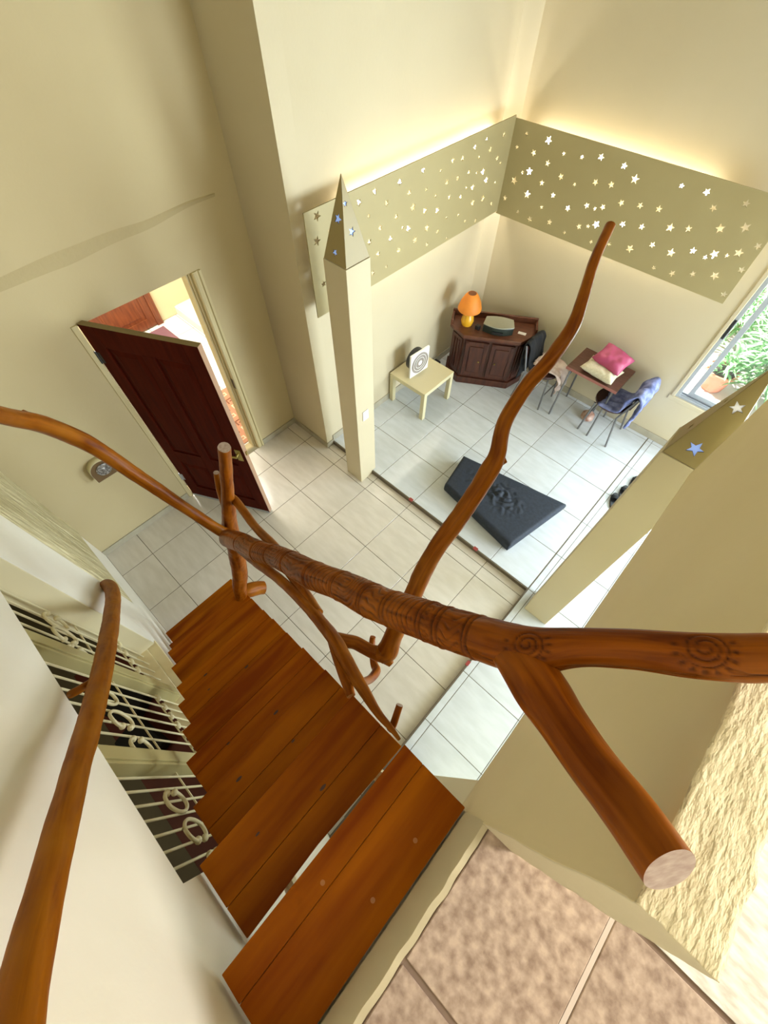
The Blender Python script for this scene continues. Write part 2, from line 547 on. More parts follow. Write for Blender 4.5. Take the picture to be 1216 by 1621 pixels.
BB = [(-1.5701,0.2564,1.281,0.0332),(-1.4181,0.255,1.3873,0.0314),(-1.2022,0.249,1.5384,0.0289),(-1.0013,0.2504,1.6791,0.0266),(-0.7581,0.2339,1.8494,0.0253),(-0.6242,0.2201,1.9431,0.0263),(-0.5307,0.2049,2.0085,0.0263),(-0.4463,0.1911,2.0676,0.0275),(-0.372,0.1706,2.1196,0.0262),(-0.2272,0.1285,2.221,0.0215),(-0.1253,0.1021,2.2923,0.0139),(-0.051,0.0934,2.3443,0.0085),(-0.0165,0.0876,2.3685,0.0055)]
BC = [(-1.0465,0.3272,1.6475,0.0206),(-0.969,0.3066,1.7017,0.0216),(-0.8254,0.2818,1.8022,0.0232),(-0.7055,0.257,1.8862,0.0233),(-0.6004,0.235,1.9597,0.0192)]
BDARK = [(-0.4647,0.1907,2.04,0.0178),(-0.4114,0.1626,2.05,0.0174),(-0.3237,0.124,2.09,0.019),(-0.2668,0.1011,2.12,0.0183),(-0.2344,0.0861,2.13,0.0157)]
BD = [(-0.4483,0.1919,2.06,0.0251),(-0.4051,0.2189,2.05,0.0265),(-0.377,0.242,2.03,0.0267),(-0.3178,0.2641,2.01,0.0268),(-0.2712,0.2861,2.0,0.0306),(-0.2197,0.2868,1.99,0.0127)]
TALL = [(-0.2754,0.272,2.0,0.0305),(-0.2651,0.3092,2.02,0.0431),(-0.2729,0.3425,2.07,0.0374),(-0.2829,0.3881,2.13,0.0367),(-0.3005,0.4911,2.24,0.0392),(-0.3187,0.5624,2.31,0.0397),(-0.3243,0.6271,2.38,0.0389),(-0.3171,0.7636,2.53,0.0369),(-0.3206,0.8609,2.63,0.0378),(-0.3321,0.9084,2.67,0.0333),(-0.3721,0.9798,2.74,0.0288),(-0.3772,1.0753,2.82,0.0281),(-0.3652,1.1498,2.88,0.0276),(-0.3686,1.2453,2.94,0.0254),(-0.3935,1.3155,2.99,0.0213),(-0.4364,1.4135,3.05,0.0185),(-0.4718,1.5392,3.1,0.0177)]
KNOB = [(-0.3329,0.8602,2.63,0.0253),(-0.3148,0.8974,2.645,0.0178),(-0.3013,0.9175,2.655,0.0115)]
HOOK = [(-0.3892,0.3494,1.8,0.0131),(-0.3721,0.3252,1.78,0.0145),(-0.3109,0.2734,1.76,0.0172),(-0.277,0.2549,1.78,0.0197),(-0.2638,0.2033,1.85,0.0175),(-0.2582,0.1603,2.0,0.0148),(-0.2477,0.1327,2.15,0.0135)]
STUB2 = [(-0.0533,0.0886,2.3,0.0116),(-0.0577,0.1106,2.3,0.0117),(-0.0777,0.1604,2.33,0.0107)]
LEFTB = [(-1.3967,0.2409,1.66,0.0427),(-1.4147,0.2,1.75,0.036),(-1.4679,0.1466,1.95,0.0333),(-1.5263,0.0959,2.13,0.0353),(-1.5723,0.0519,2.29,0.037),(-1.6021,0.0151,2.44,0.0381),(-1.5947,-0.0212,2.55,0.038),(-1.5499,-0.0688,2.68,0.0367),(-1.4987,-0.1081,2.77,0.0329),(-1.4102,-0.1517,2.9,0.0298)]
LKNOB = [(-1.5554,-0.0691,2.67,0.0239),(-1.5772,-0.0729,2.7,0.0118),(-1.5982,-0.078,2.71,0.0064)]
HAND = [(-2.2416,-0.555,0.8574,0.0366),(-2.2148,-0.53,0.9064,0.0407),(-2.0568,-0.49,1.0598,0.0426),(-1.8208,-0.47,1.2793,0.0406),(-1.4481,-0.465,1.6474,0.0384),(-1.0976,-0.465,2.0029,0.0358),(-0.9025,-0.465,2.2068,0.0339),(-0.667,-0.465,2.4613,0.0313),(-0.4909,-0.462,2.6633,0.0278),(-0.36,-0.458,2.8103,0.0272),(-0.2613,-0.455,2.9202,0.0263),(-0.1958,-0.45,2.9961,0.0268),(-0.1402,-0.445,3.0588,0.0275),(-0.0959,-0.44,3.106,0.0274),(-0.0613,-0.435,3.146,0.0256)]
HBR = [(-0.9043,-0.47,2.197,0.011),(-0.9117,-0.5,2.1985,0.0131),(-0.9009,-0.53,2.231,0.0138),(-0.9155,-0.56,2.2179,0.0138)]
ROOT = [(-1.5992,0.1118,0.63,0.054),(-1.588,0.1665,0.6,0.0597),(-1.5768,0.2198,0.56,0.0556),(-1.5624,0.2566,0.53,0.0536)]
STARS_A = [(1.997,2.385,3),(1.971,2.239,3),(1.985,1.932,2),(2.393,2.346,2),(2.556,2.37,2),(2.829,2.353,2),(3.1,2.355,2),(3.326,2.295,1),(3.476,2.323,2),(3.61,2.306,2),(3.772,2.341,2),(3.934,2.36,1),(4.194,2.334,2),(4.015,2.27,2),(4.157,2.174,2),(4.228,2.121,1),(3.855,2.257,1),(3.732,2.179,2),(3.859,2.142,1),(3.958,2.124,3),(4.035,2.041,3),(4.2,1.98,1),(3.575,2.179,2),(3.428,2.188,2),(3.155,2.213,1),(2.943,2.253,2),(3.287,2.132,1),(3.486,2.062,2),(3.66,2.017,2),(3.828,2.041,3),(3.729,2.064,1),(4.029,1.897,3),(3.867,1.91,3),(4.206,1.803,2),(2.683,2.258,2),(2.488,2.232,1),(2.798,2.13,2),(2.998,2.135,3),(3.156,2.061,3),(3.33,2.008,3),(3.477,1.908,1),(3.656,1.874,1),(3.784,1.785,1),(3.966,1.73,2),(2.611,2.11,2),(2.488,2.052,2),(2.733,1.992,2),(2.951,1.994,3),(2.879,2.024,1),(3.204,1.914,3),(3.05,1.871,3),(3.364,1.832,2),(3.221,1.771,2),(2.838,1.863,2),(2.585,1.927,2),(2.686,1.787,1),(2.52,1.797,2),(3.518,1.724,1),(2.101,2.252,2),(2.163,2.104,2),(2.248,2.257,2),(2.346,2.225,2),(2.102,1.96,2)]
STARS_B = [(-2.341,2.334,1),(-2.119,2.337,3),(-2.407,2.226,1),(-2.229,2.225,2),(-2.07,2.187,2),(-1.948,2.282,1),(-1.781,2.295,1),(-1.622,2.333,2),(-1.414,2.324,2),(-1.913,2.127,2),(-2.229,2.088,3),(-2.292,2.064,1),(-2.36,1.984,3),(-2.075,2.039,2),(-1.935,1.979,2),(-1.767,2.106,1),(-1.594,2.167,2),(-1.457,2.185,2),(-1.291,2.265,3),(-2.192,1.916,3),(-2.418,1.824,2),(-2.012,1.862,1),(-1.759,1.923,2),(-1.597,1.993,2),(-1.455,2.021,2),(-1.517,1.991,1),(-1.319,2.092,2),(-1.163,2.116,2),(-1.014,2.134,2),(-0.937,2.312,1),(-0.75,2.322,2),(-0.651,2.245,2),(-0.468,2.325,2),(-2.245,1.756,1),(-2.098,1.735,2),(-1.89,1.771,2),(-1.599,1.824,2),(-1.519,1.851,1),(-1.456,1.885,3),(-1.714,1.738,1),(-1.439,1.745,1),(-1.275,1.78,1),(-1.235,1.955,2),(-1.077,1.983,2),(-0.865,2.043,3),(-0.736,2.076,2),(-0.53,2.141,3),(-0.382,2.195,3),(-1.088,1.805,3),(-0.929,1.889,2),(-0.763,1.884,3),(-0.618,1.95,2),(-0.464,1.976,3),(-0.379,1.994,1),(-0.318,2.037,3),(-0.511,1.933,1),(-0.233,2.114,2),(-0.828,1.737,1),(-0.67,1.748,2),(-0.523,1.798,2),(-0.371,1.841,3),(-0.23,1.941,2),(-0.229,1.743,2)]


# ------------------------------------------------------------------ the house shell
ZP = 0.05          # platform height
ZL = 2.62          # landing height
XA, YB = -2.63, 4.5
XD = -3.21
YL = -0.55
TOPZ = 5.2


def wall(name, o):
    o.name = name
    return struct(o)


# door wall with the doorway
wall('wall_door', plate('wall_door', rect(YL, 1.883, -0.1, TOPZ), [rect(0.44, 1.40, 0.001, 2.0)], 0.14, plane_x(XD - 0.07), WALLDIM))
wall('wall_recess', MB().box(-3.35, XA, 1.883, 2.03, 0, TOPZ).build('wall_recess', WALL))
wall('wall_far', MB().box(XA - 0.14, XA, 2.03, YB + 0.14, 0, TOPZ).build('wall_far', WALL))
wall('wall_window', plate('wall_window', rect(XA, 3.34, 0, TOPZ), [rect(-0.05, 2.3, 0.65, 2.75)], 0.16, plane_y(YB + 0.08), WALL))
wall('wall_right', plate('wall_right', rect(YL, YB, 0, TOPZ), [rect(2.0, 4.4, 0.1, 2.35)], 0.14, plane_x(3.27), WALL))
wall('wall_stair', plate('wall_stair', rect(-3.35, 3.34, -0.1, TOPZ), [rect(-1.73, -0.21, 0.68, 2.28)], 0.16, plane_y(YL - 0.08), WALLW))
wall('wall_under_landing', MB().box(0.24, 3.2, -0.4, 0.185, 0, 2.27).build('wall_under_landing', CREAMW))
struct(box('ceiling', WALL, (-3.35, 3.34, YL - 0.16, YB + 0.16, TOPZ, TOPZ + 0.1)))
struct(MB().prism([(XA, YB), (XA, YB - 0.115), (XA + 0.115, YB)], 0.05, TOPZ).build('trim_1', WALL))            # chamfered pier in the far corner
# brushed rough strip at the corner of the stair wall
mb = MB()
nx, nz = 46, 150
for i in range(nx + 1):
    for k in range(nz + 1):
        x, z = XD + (XD * -1 - 2.29) * i / nx, 0.40 + (TOPZ - 0.40) * (k / nz)
        e = min(1, (nx - i) / 3, k / 3)
        d = 0.010 * e + 0.010 * e * noise.noise(Vector((x * 26, z * 2.2, 4))) + 0.006 * e * noise.noise(Vector((x * 60, z * 7, 9)))
        mb.v.append((x, YL + max(d, 0.0), z))
for i in range(nx):
    for k in range(nz):
        q = i * (nz + 1) + k
        mb.f.append((q, q + 1, q + nz + 2, q + nz + 1))
struct(mb.build('trim_3', ROUGHW))
# damp plaster lip high on the door wall
pts = []
for i in range(41):
    y = -0.5 + 2.2 * i / 40
    pts.append((XD, y, 2.372 + 0.012 * (y + 0.5) + 0.012 * noise.noise(Vector((y * 3, 1, 2)))))
mb = MB()
for i, (x, y, z) in enumerate(pts):
    h = 0.035 * (1 - abs(i - 20) / 26)
    mb.v += [(x, y, z + h), (x + 0.007, y, z + 0.004), (x, y, z - h * 1.5)]
for i in range(40):
    for k in range(2):
        mb.f.append((i * 3 + k, i * 3 + k + 1, (i + 1) * 3 + k + 1, (i + 1) * 3 + k))
struct(mb.build('trim_4', STAIN, smooth=True))


# ------------------------------------------------------------------ tiled floors: every tile its own piece
def clip_tiles(parent, regions, ox, oy, px, py, top, th, gap, m, name='tile', vis=None):
    full = None
    for (x0, x1, y0, y1) in regions:
        i0, i1 = math.floor((x0 - ox) / px), math.ceil((x1 - ox) / px)
        j0, j1 = math.floor((y0 - oy) / py), math.ceil((y1 - oy) / py)
        for i in range(i0, i1):
            for j in range(j0, j1):
                a, b = max(ox + i * px, x0) + gap / 2, min(ox + (i + 1) * px, x1) - gap / 2
                c, d = max(oy + j * py, y0) + gap / 2, min(oy + (j + 1) * py, y1) - gap / 2
                if b - a < 0.012 or d - c < 0.012: continue
                cx, cy = (a + b) / 2, (c + d) / 2
                isfull = abs(b - a - px + gap) < 1e-4 and abs(d - c - py + gap) < 1e-4
                if isfull and full is not None:
                    link(name, full, None, parent, (cx, cy, top))
                    continue
                me = MB().box(-(b - a) / 2, (b - a) / 2, -(d - c) / 2, (d - c) / 2, -th, 0).mesh(name, m, bevel=0.0016, seg=1)
                if isfull: full = me
                link(name, me, None, parent, (cx, cy, top))


hall = struct(box('floor', GROUT, (XD - 0.14, 0.003, YL, 1.966, -0.1, -0.002)))
clip_tiles(hall, [(XD, 0.003, YL, 1.883), (XA, 0.003, 1.883, 1.966)], -0.4425, 0.272, 0.49, 0.496, 0.0, 0.02, 0.005, TILE)
plat = struct(MB().prism([(XA, 1.966), (0.003, 1.966), (0.003, YL), (3.2, YL), (3.2, YB), (XA, YB)], -0.1, ZP - 0.002).build('floor_platform', GROUT))
clip_tiles(plat, [(XA, 0.003, 1.972, YB), (0.010, 1.6, 0.19, YB)], 0.067, 0.483, 0.49, 0.495, ZP, 0.02, 0.005, TILEP)
struct(box('trim_5', STEPM, (XA, 0.004, 1.958, 1.972, 0.0, ZP - 0.001), bevel=0.003))
struct(box('trim_6', STEPM, (-0.004, 0.010, -0.4, 1.958, 0.0, ZP - 0.001), bevel=0.003))
for x in (-1.46, -0.62):
    box('red_tape', REDT, (x, x + 0.045, 1.952, 1.985, ZP - 0.012, ZP + 0.003), plat)
box('red_tape', REDT, (-0.012, 0.016, 1.03, 1.075, ZP - 0.012, ZP + 0.003), plat)

BH = 0.075
for n, b in (('baseboard_door', (XD, XD + 0.012, YL, 0.40, 0, BH)), ('baseboard_door_right', (XD, XD + 0.012, 1.405, 1.883, 0, BH)),
             ('baseboard_recess', (XD, XA + 0.012, 1.871, 1.883, 0, BH)), ('baseboard_pier', (XA, XA + 0.012, 1.883, 1.966, 0, BH)),
             ('baseboard_far', (XA, XA + 0.012, 1.968, YB - 0.1, ZP, ZP + BH + 0.01)), ('baseboard_window', (XA + 0.1, 3.2, YB - 0.012, YB, ZP, ZP + BH + 0.01))):
    struct(box(n, BASE, b, bevel=0.003))

# ------------------------------------------------------------------ landing
slab = struct(box('floor_landing', CREAMW, (0.240, 3.2, YL, 1.72, 2.272, ZL - 0.012)))
mb = MB()                      # the rough plaster lip along the top of the stairs
n = 60
for i in range(n + 1):
    y = YL + (0.08 - YL) * i / n
    a = 0.004 * noise.noise(Vector((y * 22, 3, 1)))
    b = 0.004 * noise.noise(Vector((y * 25, 9, 4)))
    mb.v += [(0.222, y, 2.285), (0.222 + a * .4, y, ZL - 0.016 + b), (0.229 + a, y, ZL - 0.001 + b), (0.241 + a, y, ZL + b * .3), (0.246, y, ZL - 0.03)]
for i in range(n):
    for k in range(4):
        mb.f.append((i * 5 + k, (i + 1) * 5 + k, (i + 1) * 5 + k + 1, i * 5 + k + 1))
mb.f += [(0, 1, 2, 3, 4), tuple(n * 5 + k for k in (4, 3, 2, 1, 0))]
struct(mb.build('trim_7', WALL, smooth=True))
bg = box('grout_bed', BGROUT, (0.238, 1.4, YL + 0.001, 0.152, ZL - 0.012, ZL - 0.004), slab)
clip_tiles(slab, [(0.238, 1.4, YL + 0.001, 0.150)], 0.506, -0.199, 0.345, 0.345, ZL, 0.008, 0.011, BTILE)
box('grout_line', WGROUT, (0.5015, 0.5105, -0.19, 0.15, ZL - 0.006, ZL - 0.0015), slab)
# white floor beyond the parapet end, its cut edge uneven
poly = [(0.3, 0.158)]
for i in range(24):
    x = 0.3 + 1.1 * i / 23
    poly.append((x, 0.151 + 0.006 * noise.noise(Vector((x * 16, 5, 5)))))
poly += [(1.4, 1.72), (0.3, 1.72)]
MB().prism(poly[1:], ZL - 0.012, ZL + 0.002).build('white_floor_slab', WTERR, slab)

# parapet: plastered half wall with a rough trowelled top
def parapet():
    X0, X1, Y0, Y1, Z0, Z1 = 0.228, 0.300, 0.078, 1.728, 2.262, 3.262
    bm = bmesh.new()
    nx, ny, nz = 12, 220, 60
    me_v = {}

    def dsp(x, y, z):
        p = Vector((x, y, z))
        top = max(0, (z - (Z1 - 0.02)) / 0.02)
        end = max(0, 1 - (y - Y0) / 0.02)
        q = noise.noise(p * 38) * 0.0020 + noise.noise(Vector((x * 140, y * 40, z * 60))) * 0.0016
        r = noise.noise(p * 9) * 0.003
        k = 1.0 if top > 0.3 else 0.10
        if end > 0.3: k = max(k, 0.35)
        ox = (q * k + r * .3) * (1 if abs(x - X1) < .006 else (-1 if abs(x - X0) < .006 else 0))
        oz = (q + r) * (1.0 if top > 0.6 else 0)
        oy = (q * k * 1.0 + r) * (-1 if end > .6 else 0)
        return (x + ox, y + oy, z + oz)

    def V(x, y, z):
        k = (round(x, 5), round(y, 5), round(z, 5))
        if k not in me_v: me_v[k] = bm.verts.new(dsp(x, y, z))
        return me_v[k]
    xs = [X0 + (X1 - X0) * i / nx for i in range(nx + 1)]
    ys = [Y0 + (Y1 - Y0) * (i / ny) ** 1.3 for i in range(ny + 1)]
    zs = [Z0 + (Z1 - Z0) * (1 - (1 - i / nz) ** 1.6) for i in range(nz + 1)]
    for a in range(ny):
        for b in range(nz):
            for x in (X0, X1):
                q = [V(x, ys[a], zs[b]), V(x, ys[a + 1], zs[b]), V(x, ys[a + 1], zs[b + 1]), V(x, ys[a], zs[b + 1])]
                f = bm.faces.new(q if x == X1 else q[::-1])
        for b in range(nx):
            f = bm.faces.new([V(xs[b], ys[a], Z1), V(xs[b + 1], ys[a], Z1), V(xs[b + 1], ys[a + 1], Z1), V(xs[b], ys[a + 1], Z1)])
            f.material_index = 1
            bm.faces.new([V(xs[b], ys[a], Z0), V(xs[b], ys[a + 1], Z0), V(xs[b + 1], ys[a + 1], Z0), V(xs[b + 1], ys[a], Z0)])
    for a in range(nx):
        for b in range(nz):
            for y in (Y0, Y1):
                q = [V(xs[a], y, zs[b]), V(xs[a + 1], y, zs[b]), V(xs[a + 1], y, zs[b + 1]), V(xs[a], y, zs[b + 1])]
                f = bm.faces.new(q if y == Y0 else q[::-1])
                if y == Y0: f.material_index = 2
    me = bpy.data.meshes.new('wall_parapet')
    bm.to_mesh(me)
    bm.free()
    me.shade_smooth()
    for m in (PARAF, STUCCO, WALL): me.materials.append(m)
    o = bpy.data.objects.new('wall_parapet', me)
    C.objects.link(o)
    return struct(o)


parapet()

# ------------------------------------------------------------------ doorway, door leaf, and the room beyond
fr = struct(MB().prism([(XD - 0.14, 1.30), (XD - 0.05, 1.30), (XD - 0.05, 1.315), (XD - 0.03, 1.315), (XD - 0.03, 1.33), (XD + 0.006, 1.33), (XD + 0.014, 1.34),
                        (XD + 0.014, 1.362), (XD + 0.004, 1.368), (XD + 0.004, 1.378), (XD + 0.016, 1.383), (XD + 0.016, 1.402), (XD - 0.14, 1.402)], 0, 2.0).build('trim_8', FRAME))
box('strike_plate', mat('dark_strike_plate', (0.10, 0.075, 0.045), 0.4, metal=0.5), (XD - 0.028, XD + 0.008, 1.327, 1.331, 0.88, 0.99), fr, bevel=0.001)
struct(box('trim_9', FRAME, (XD - 0.14, XD + 0.01, 0.405, 0.445, 0, 2.012), bevel=0.004))
ux, uy = 0.882, 0.466
nl = math.hypot(ux, uy)
ux, uy = ux / nl, uy / nl
door = struct(empty('door_1', (-3.197, 0.452, 0.0), math.atan2(uy, ux)))
W, T, H0, H1 = 0.882, 0.042, 0.018, 2.02
lf = MB()                                                        # stiles, rails and recessed fields
slabm = MB().box(0, W, 0.008, T, H0, H1)
slabm.build('door_leaf', DOORW, door, bevel=0.002)
for nme, b in (('stile', (0, 0.115, -0.004, 0.010, H0, H1)), ('stile', (W - 0.115, W - 0.001, -0.004, 0.010, H0, H1)), ('stile', (0.395, 0.487, -0.004, 0.010, 0.22, 1.86)),
               ('rail', (0.115, W - 0.115, -0.004, 0.010, 1.86, H1)), ('rail', (0.115, W - 0.115, -0.004, 0.010, H0, 0.20)), ('rail', (0.115, 0.395, -0.004, 0.010, 0.60, 0.76)),
               ('rail', (0.487, W - 0.115, -0.004, 0.010, 0.60, 0.76))):
    box(nme, DOORW, b, door, bevel=0.003)
for (a, b) in ((0.115, 0.395), (0.487, W - 0.115)):
    for (c, d) in ((0.76, 1.86), (0.20, 0.60)):
        m_ = MB()
        i, o_ = 0.055, 0.018
        m_.v = [(a + o_, 0.0085, c + o_), (b - o_, 0.0085, c + o_), (b - o_, 0.0085, d - o_), (a + o_, 0.0085, d - o_), (a + i, -0.002, c + i), (b - i, -0.002, c + i), (b - i, -0.002, d - i), (a + i, -0.002, d - i)]
        m_.f = [(4, 5, 6, 7), (0, 1, 5, 4), (1, 2, 6, 5), (2, 3, 7, 6), (3, 0, 4, 7), (0, 3, 2, 1)]
        m_.build('raised_panel', DOORW, door)
box('door_edge', DOORE, (W - 0.001, W + 0.001, -0.003, T, H0, H1), door)['label'] = 'bare pale edge of the door'
box('door_top_edge', BRASS if False else mat('olive_door_top', (0.20, 0.15, 0.06), 0.6), (0.0, W, -0.003, T, H1, H1 + 0.0015), door)['label'] = 'unpainted olive top edge'
box('bottom_strip', ALU, (0.01, W - 0.01, -0.010, -0.003, 0.010, 0.035), door)['label'] = 'grey metal sweep along the foot'
for z in (1.76, 0.33):
    mb = MB().tube([(-0.003, -0.006, z - 0.05), (-0.003, -0.006, z + 0.05)], 0.008, 8)
    mb.box(-0.002, 0.03, -0.0065, -0.0035, z - 0.045, z + 0.045)
    mb.build('hinge', BLACKP if z > 1 else ALU, door)
hd = MB().tube([(0.825, -0.004, 0.955), (0.825, -0.055, 0.955)], 0.011, 10)
hd.tube([(0.835, -0.05, 0.955), (0.80, -0.055, 0.957), (0.73, -0.05, 0.955)], 0.010, 10)
h_ = hd.build('door_handle', BRASS, door, smooth=True)
MB().box(0.80, 0.85, -0.010, -0.003, 0.86, 1.0).build('handle_plate', BRASS, h_, bevel=0.003)
box('latch', BRASS, (W, W + 0.012, 0.012, 0.028, 0.93, 0.97), door)

nf = struct(box('floor_hallway', GROUT, (-8.2, XD - 0.14, -0.6, 3.6, -0.1, -0.002)))
clip_tiles(nf, [(-6.1, XD - 0.14, 0.9, 2.1)], -6.1, 1.62, 0.45, 0.45, 0.0, 0.02, 0.006, WHITET)
wh = struct(box('floor_hallway_step', WHITET, (-6.1, XD - 0.14, 2.1, 3.6, -0.1, 0.11), bevel=0.006))
clip_tiles(wh, [(-6.1, -3.6, 2.12, 3.4)], -6.1, 2.12, 0.6, 0.6, 0.118, 0.012, 0.006, WHITET)
struct(box('wall_hallway_end', CREAMW, (-6.2, -6.1, -0.6, 3.6, 0, 2.7)))
struct(box('wall_hallway_left', CREAMW, (-6.2, XD - 0.14, -0.7, -0.6, 0, 2.7)))
struct(box('wall_hallway_right', CREAMW, (-6.2, XD - 0.14, 3.6, 3.7, 0, 2.7)))
struct(box('ceiling_hallway', CREAMW, (-6.2, XD - 0.14, -0.7, 3.7, 2.7, 2.8)))
d2 = struct(empty('door_2', (-6.098, 0.98, 0)))
box('door_frame', BROWND, (0, 0.05, 0.78, 0.87, 0, 2.1), d2, bevel=0.006)
box('door_frame', BROWND, (0, 0.05, -0.09, 0.0, 0, 2.1), d2, bevel=0.006)
box('door_leaf', BROWND, (0, 0.022, 0, 0.78, 0.015, 2.05), d2)
for z0, z1 in ((0.0155, 0.14), (0.86, 0.98), (1.92, 2.05)): box('rail', BROWND, (0.02, 0.034, 0.10, 0.68, z0, z1), d2, bevel=0.003)
for y0, y1 in ((0.0, 0.10), (0.68, 0.78)): box('stile', BROWND, (0.02, 0.034, y0, y1, 0.0155, 2.05), d2, bevel=0.003)
for z0, z1 in ((0.19, 0.81), (1.03, 1.87)): box('raised_panel', BROWND, (0.02, 0.030, 0.15, 0.63, z0, z1), d2, bevel=0.006)
tag(box('door_mat', MAUVE, (-5.98, -5.35, 1.15, 1.80, 0.0, 0.012), bevel=0.004), 'flat mauve mat on the white floor beyond the open doorway', 'mat')
rug = empty('patterned_rug', (-3.83, 1.2, 0.0), 0, 'terracotta rug with a stepped brown and cream pattern just beyond the doorway', 'rug')
box('pile', TERRA, (-0.46, 0.46, -0.6, 0.55, 0, 0.010), rug, bevel=0.003)
mot, motl = MB(), MB()
for i in range(7):
    for j in range(8):
        x, y = -0.40 + i * 0.125, -0.5 + j * 0.135
        t = mot if (i + j) % 2 else motl
        t.box(x, x + 0.085, y, y + 0.016, 0.010, 0.0125)
        t.box(x, x + 0.016, y + 0.016, y + 0.085, 0.010, 0.0125)
        t.box(x + 0.016, x + 0.06, y + 0.069, y + 0.085, 0.010, 0.0125)
        t.box(x + 0.044, x + 0.06, y + 0.034, y + 0.069, 0.010, 0.0125)
mot.build('dark_motif', RUGD, rug)['kind'] = 'stuff'
motl.build('cream_motif', RUGL, rug)['kind'] = 'stuff'
tag(box('shoe_box', BLACKP, (-5.0, -4.86, 2.3, 2.42, 0.118, 0.22), bevel=0.01), 'small black box on the raised white floor seen past the door frame', 'box')

# ------------------------------------------------------------------ lower room behind the grilles
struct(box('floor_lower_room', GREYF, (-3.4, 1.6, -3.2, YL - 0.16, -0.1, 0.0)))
struct(box('wall_lower_back', WALL, (-3.4, 1.6, -3.3, -3.2, 0, 2.7)))
struct(box('wall_lower_left', WALL, (-3.5, -3.4, -3.3, YL - 0.16, 0, 2.7)))
struct(box('wall_lower_right', WALL, (1.6, 1.7, -3.3, YL - 0.16, 0, 2.7)))
struct(box('ceiling_lower_room', WALL, (-3.5, 1.7, -3.3, YL - 0.16, 2.7, 2.8)))
tag(box('runner_rug', MAROON, (-2.35, 0.9, -1.285, -0.80, 0.0, 0.012), bevel=0.004), 'long maroon runner rug on the grey floor below the iron grilles', 'rug')
for k, (x, y, rz) in enumerate(((-1.80, -1.08, 0.5), (-1.45, -1.12, 0.2))):
    bgm = MB().box(-0.16, 0.16, -0.11, 0.11, 0.012, 0.17)
    b_ = bgm.build('black_bag', BLACKC, None, bevel=0.03, loc=(x, y, 0))
    b_.rotation_euler.z = rz
    tag(b_, ['black bag on the maroon runner, farther from the camera', 'black bag on the maroon runner, nearer to the camera'][k], 'bag', 'black bags below the grilles')

# window sill, posts, and iron grilles of the opening beside the stairs
struct(box('trim_10', CREAMW, (-1.74, -0.20, YL - 0.165, YL - 0.06, 0.67, 0.700), bevel=0.004))
struct(box('trim_11', CREAMW, (-1.74, -0.20, YL - 0.06, YL + 0.008, 0.66, 0.688), bevel=0.004))
struct(box('trim_2', CREAMW, (-1.729, -1.715, YL - 0.155, YL - 0.004, 0.70, 2.235)))
struct(box('trim_12', FRAME, (-0.213, -0.205, YL - 0.16, YL - 0.01, 0.68, 2.28)))
struct(box('trim_13', FRAME, (-1.725, -0.215, YL - 0.135, YL - 0.075, 2.235, 2.28), bevel=0.004))
for k, (a, b) in enumerate(((-1.353, -1.268), (-0.772, -0.69))):
    pm = MB().box(a, b, YL - 0.13, YL - 0.068, 0.70, 2.235)
    pm.box(a + 0.012, b - 0.012, YL - 0.068, YL - 0.060, 0.72, 2.22)
    struct(pm.build('trim_%d' % (14 + k), OLIVEW, bevel=0.004))


def grille(x0, x1, label, n):
    g = empty('window_grille', ((x0 + x1) / 2, YL - 0.105, 0.7), 0, label, 'grille', 'iron grilles beside the stairs')
    cx = (x0 + x1) / 2
    w = (x1 - x0) / 2
    bar = MB().tube([(0, 0, 0.0), (0, 0, 1.535)], 0.0052, 8).mesh('bar', IRON)
    for i in range(n):
        link('bar', bar, None, g, (-w + 2 * w * (i + 0.5) / n, 0, 0))
    for z in (0.32, 0.76):
        c_ = MB().box(-w, w, -0.011, -0.005, z - 0.005, z + 0.005)
        c_.build('cross_bar', IRON, g)
    for k, (px, sg, z0) in enumerate(((-w * 0.40, 1, 1.00), (w * 0.30, -1, 1.00), (w * 0.78, 1, 0.98))):
        pts = []
        for i in range(31):                       # a C of iron with both ends rolled inwards
            t = i / 30 * 2 - 1
            a = t * (0.62 + 0.24 * t * t) * PI
            q = 0.082 * (1 - 0.58 * max(0, abs(t) - 0.5) / 0.5)
            pts.append((px + sg * q * math.cos(a) * 0.8, 0.010, z0 + q * math.sin(a) + 0.020 * t))
        so = MB().tube(pts, 0.0075, 7).build('scroll', IRON, g, smooth='all')
        for e in (pts[0], pts[-1]):
            MB().lathe([(0.001, -0.014), (0.011, -0.009), (0.015, 0), (0.011, 0.009), (0.001, 0.014)], 10, e).build('scroll_ball', IRON, so, smooth='all')
    bead = MB().lathe([(0.004, -0.026), (0.012, -0.018), (0.014, 0), (0.012, 0.018), (0.004, 0.026)], 10).mesh('bead', IRON, 'all')
    for i in range(0, n):
        b_ = link('bead', bead, None, g, (-w + 2 * w * (i + 0.5) / n, 0.004, 0.32))
        b_.rotation_euler = (0, PI / 2, 0)


grille(-1.725, -1.353, 'cream iron scroll grille farthest down the stairs, left of both posts', 5)
grille(-1.268, -0.772, 'cream iron scroll grille between the two olive posts', 7)
grille(-0.69, -0.212, 'cream iron scroll grille nearest the camera, beside the upper treads', 8)

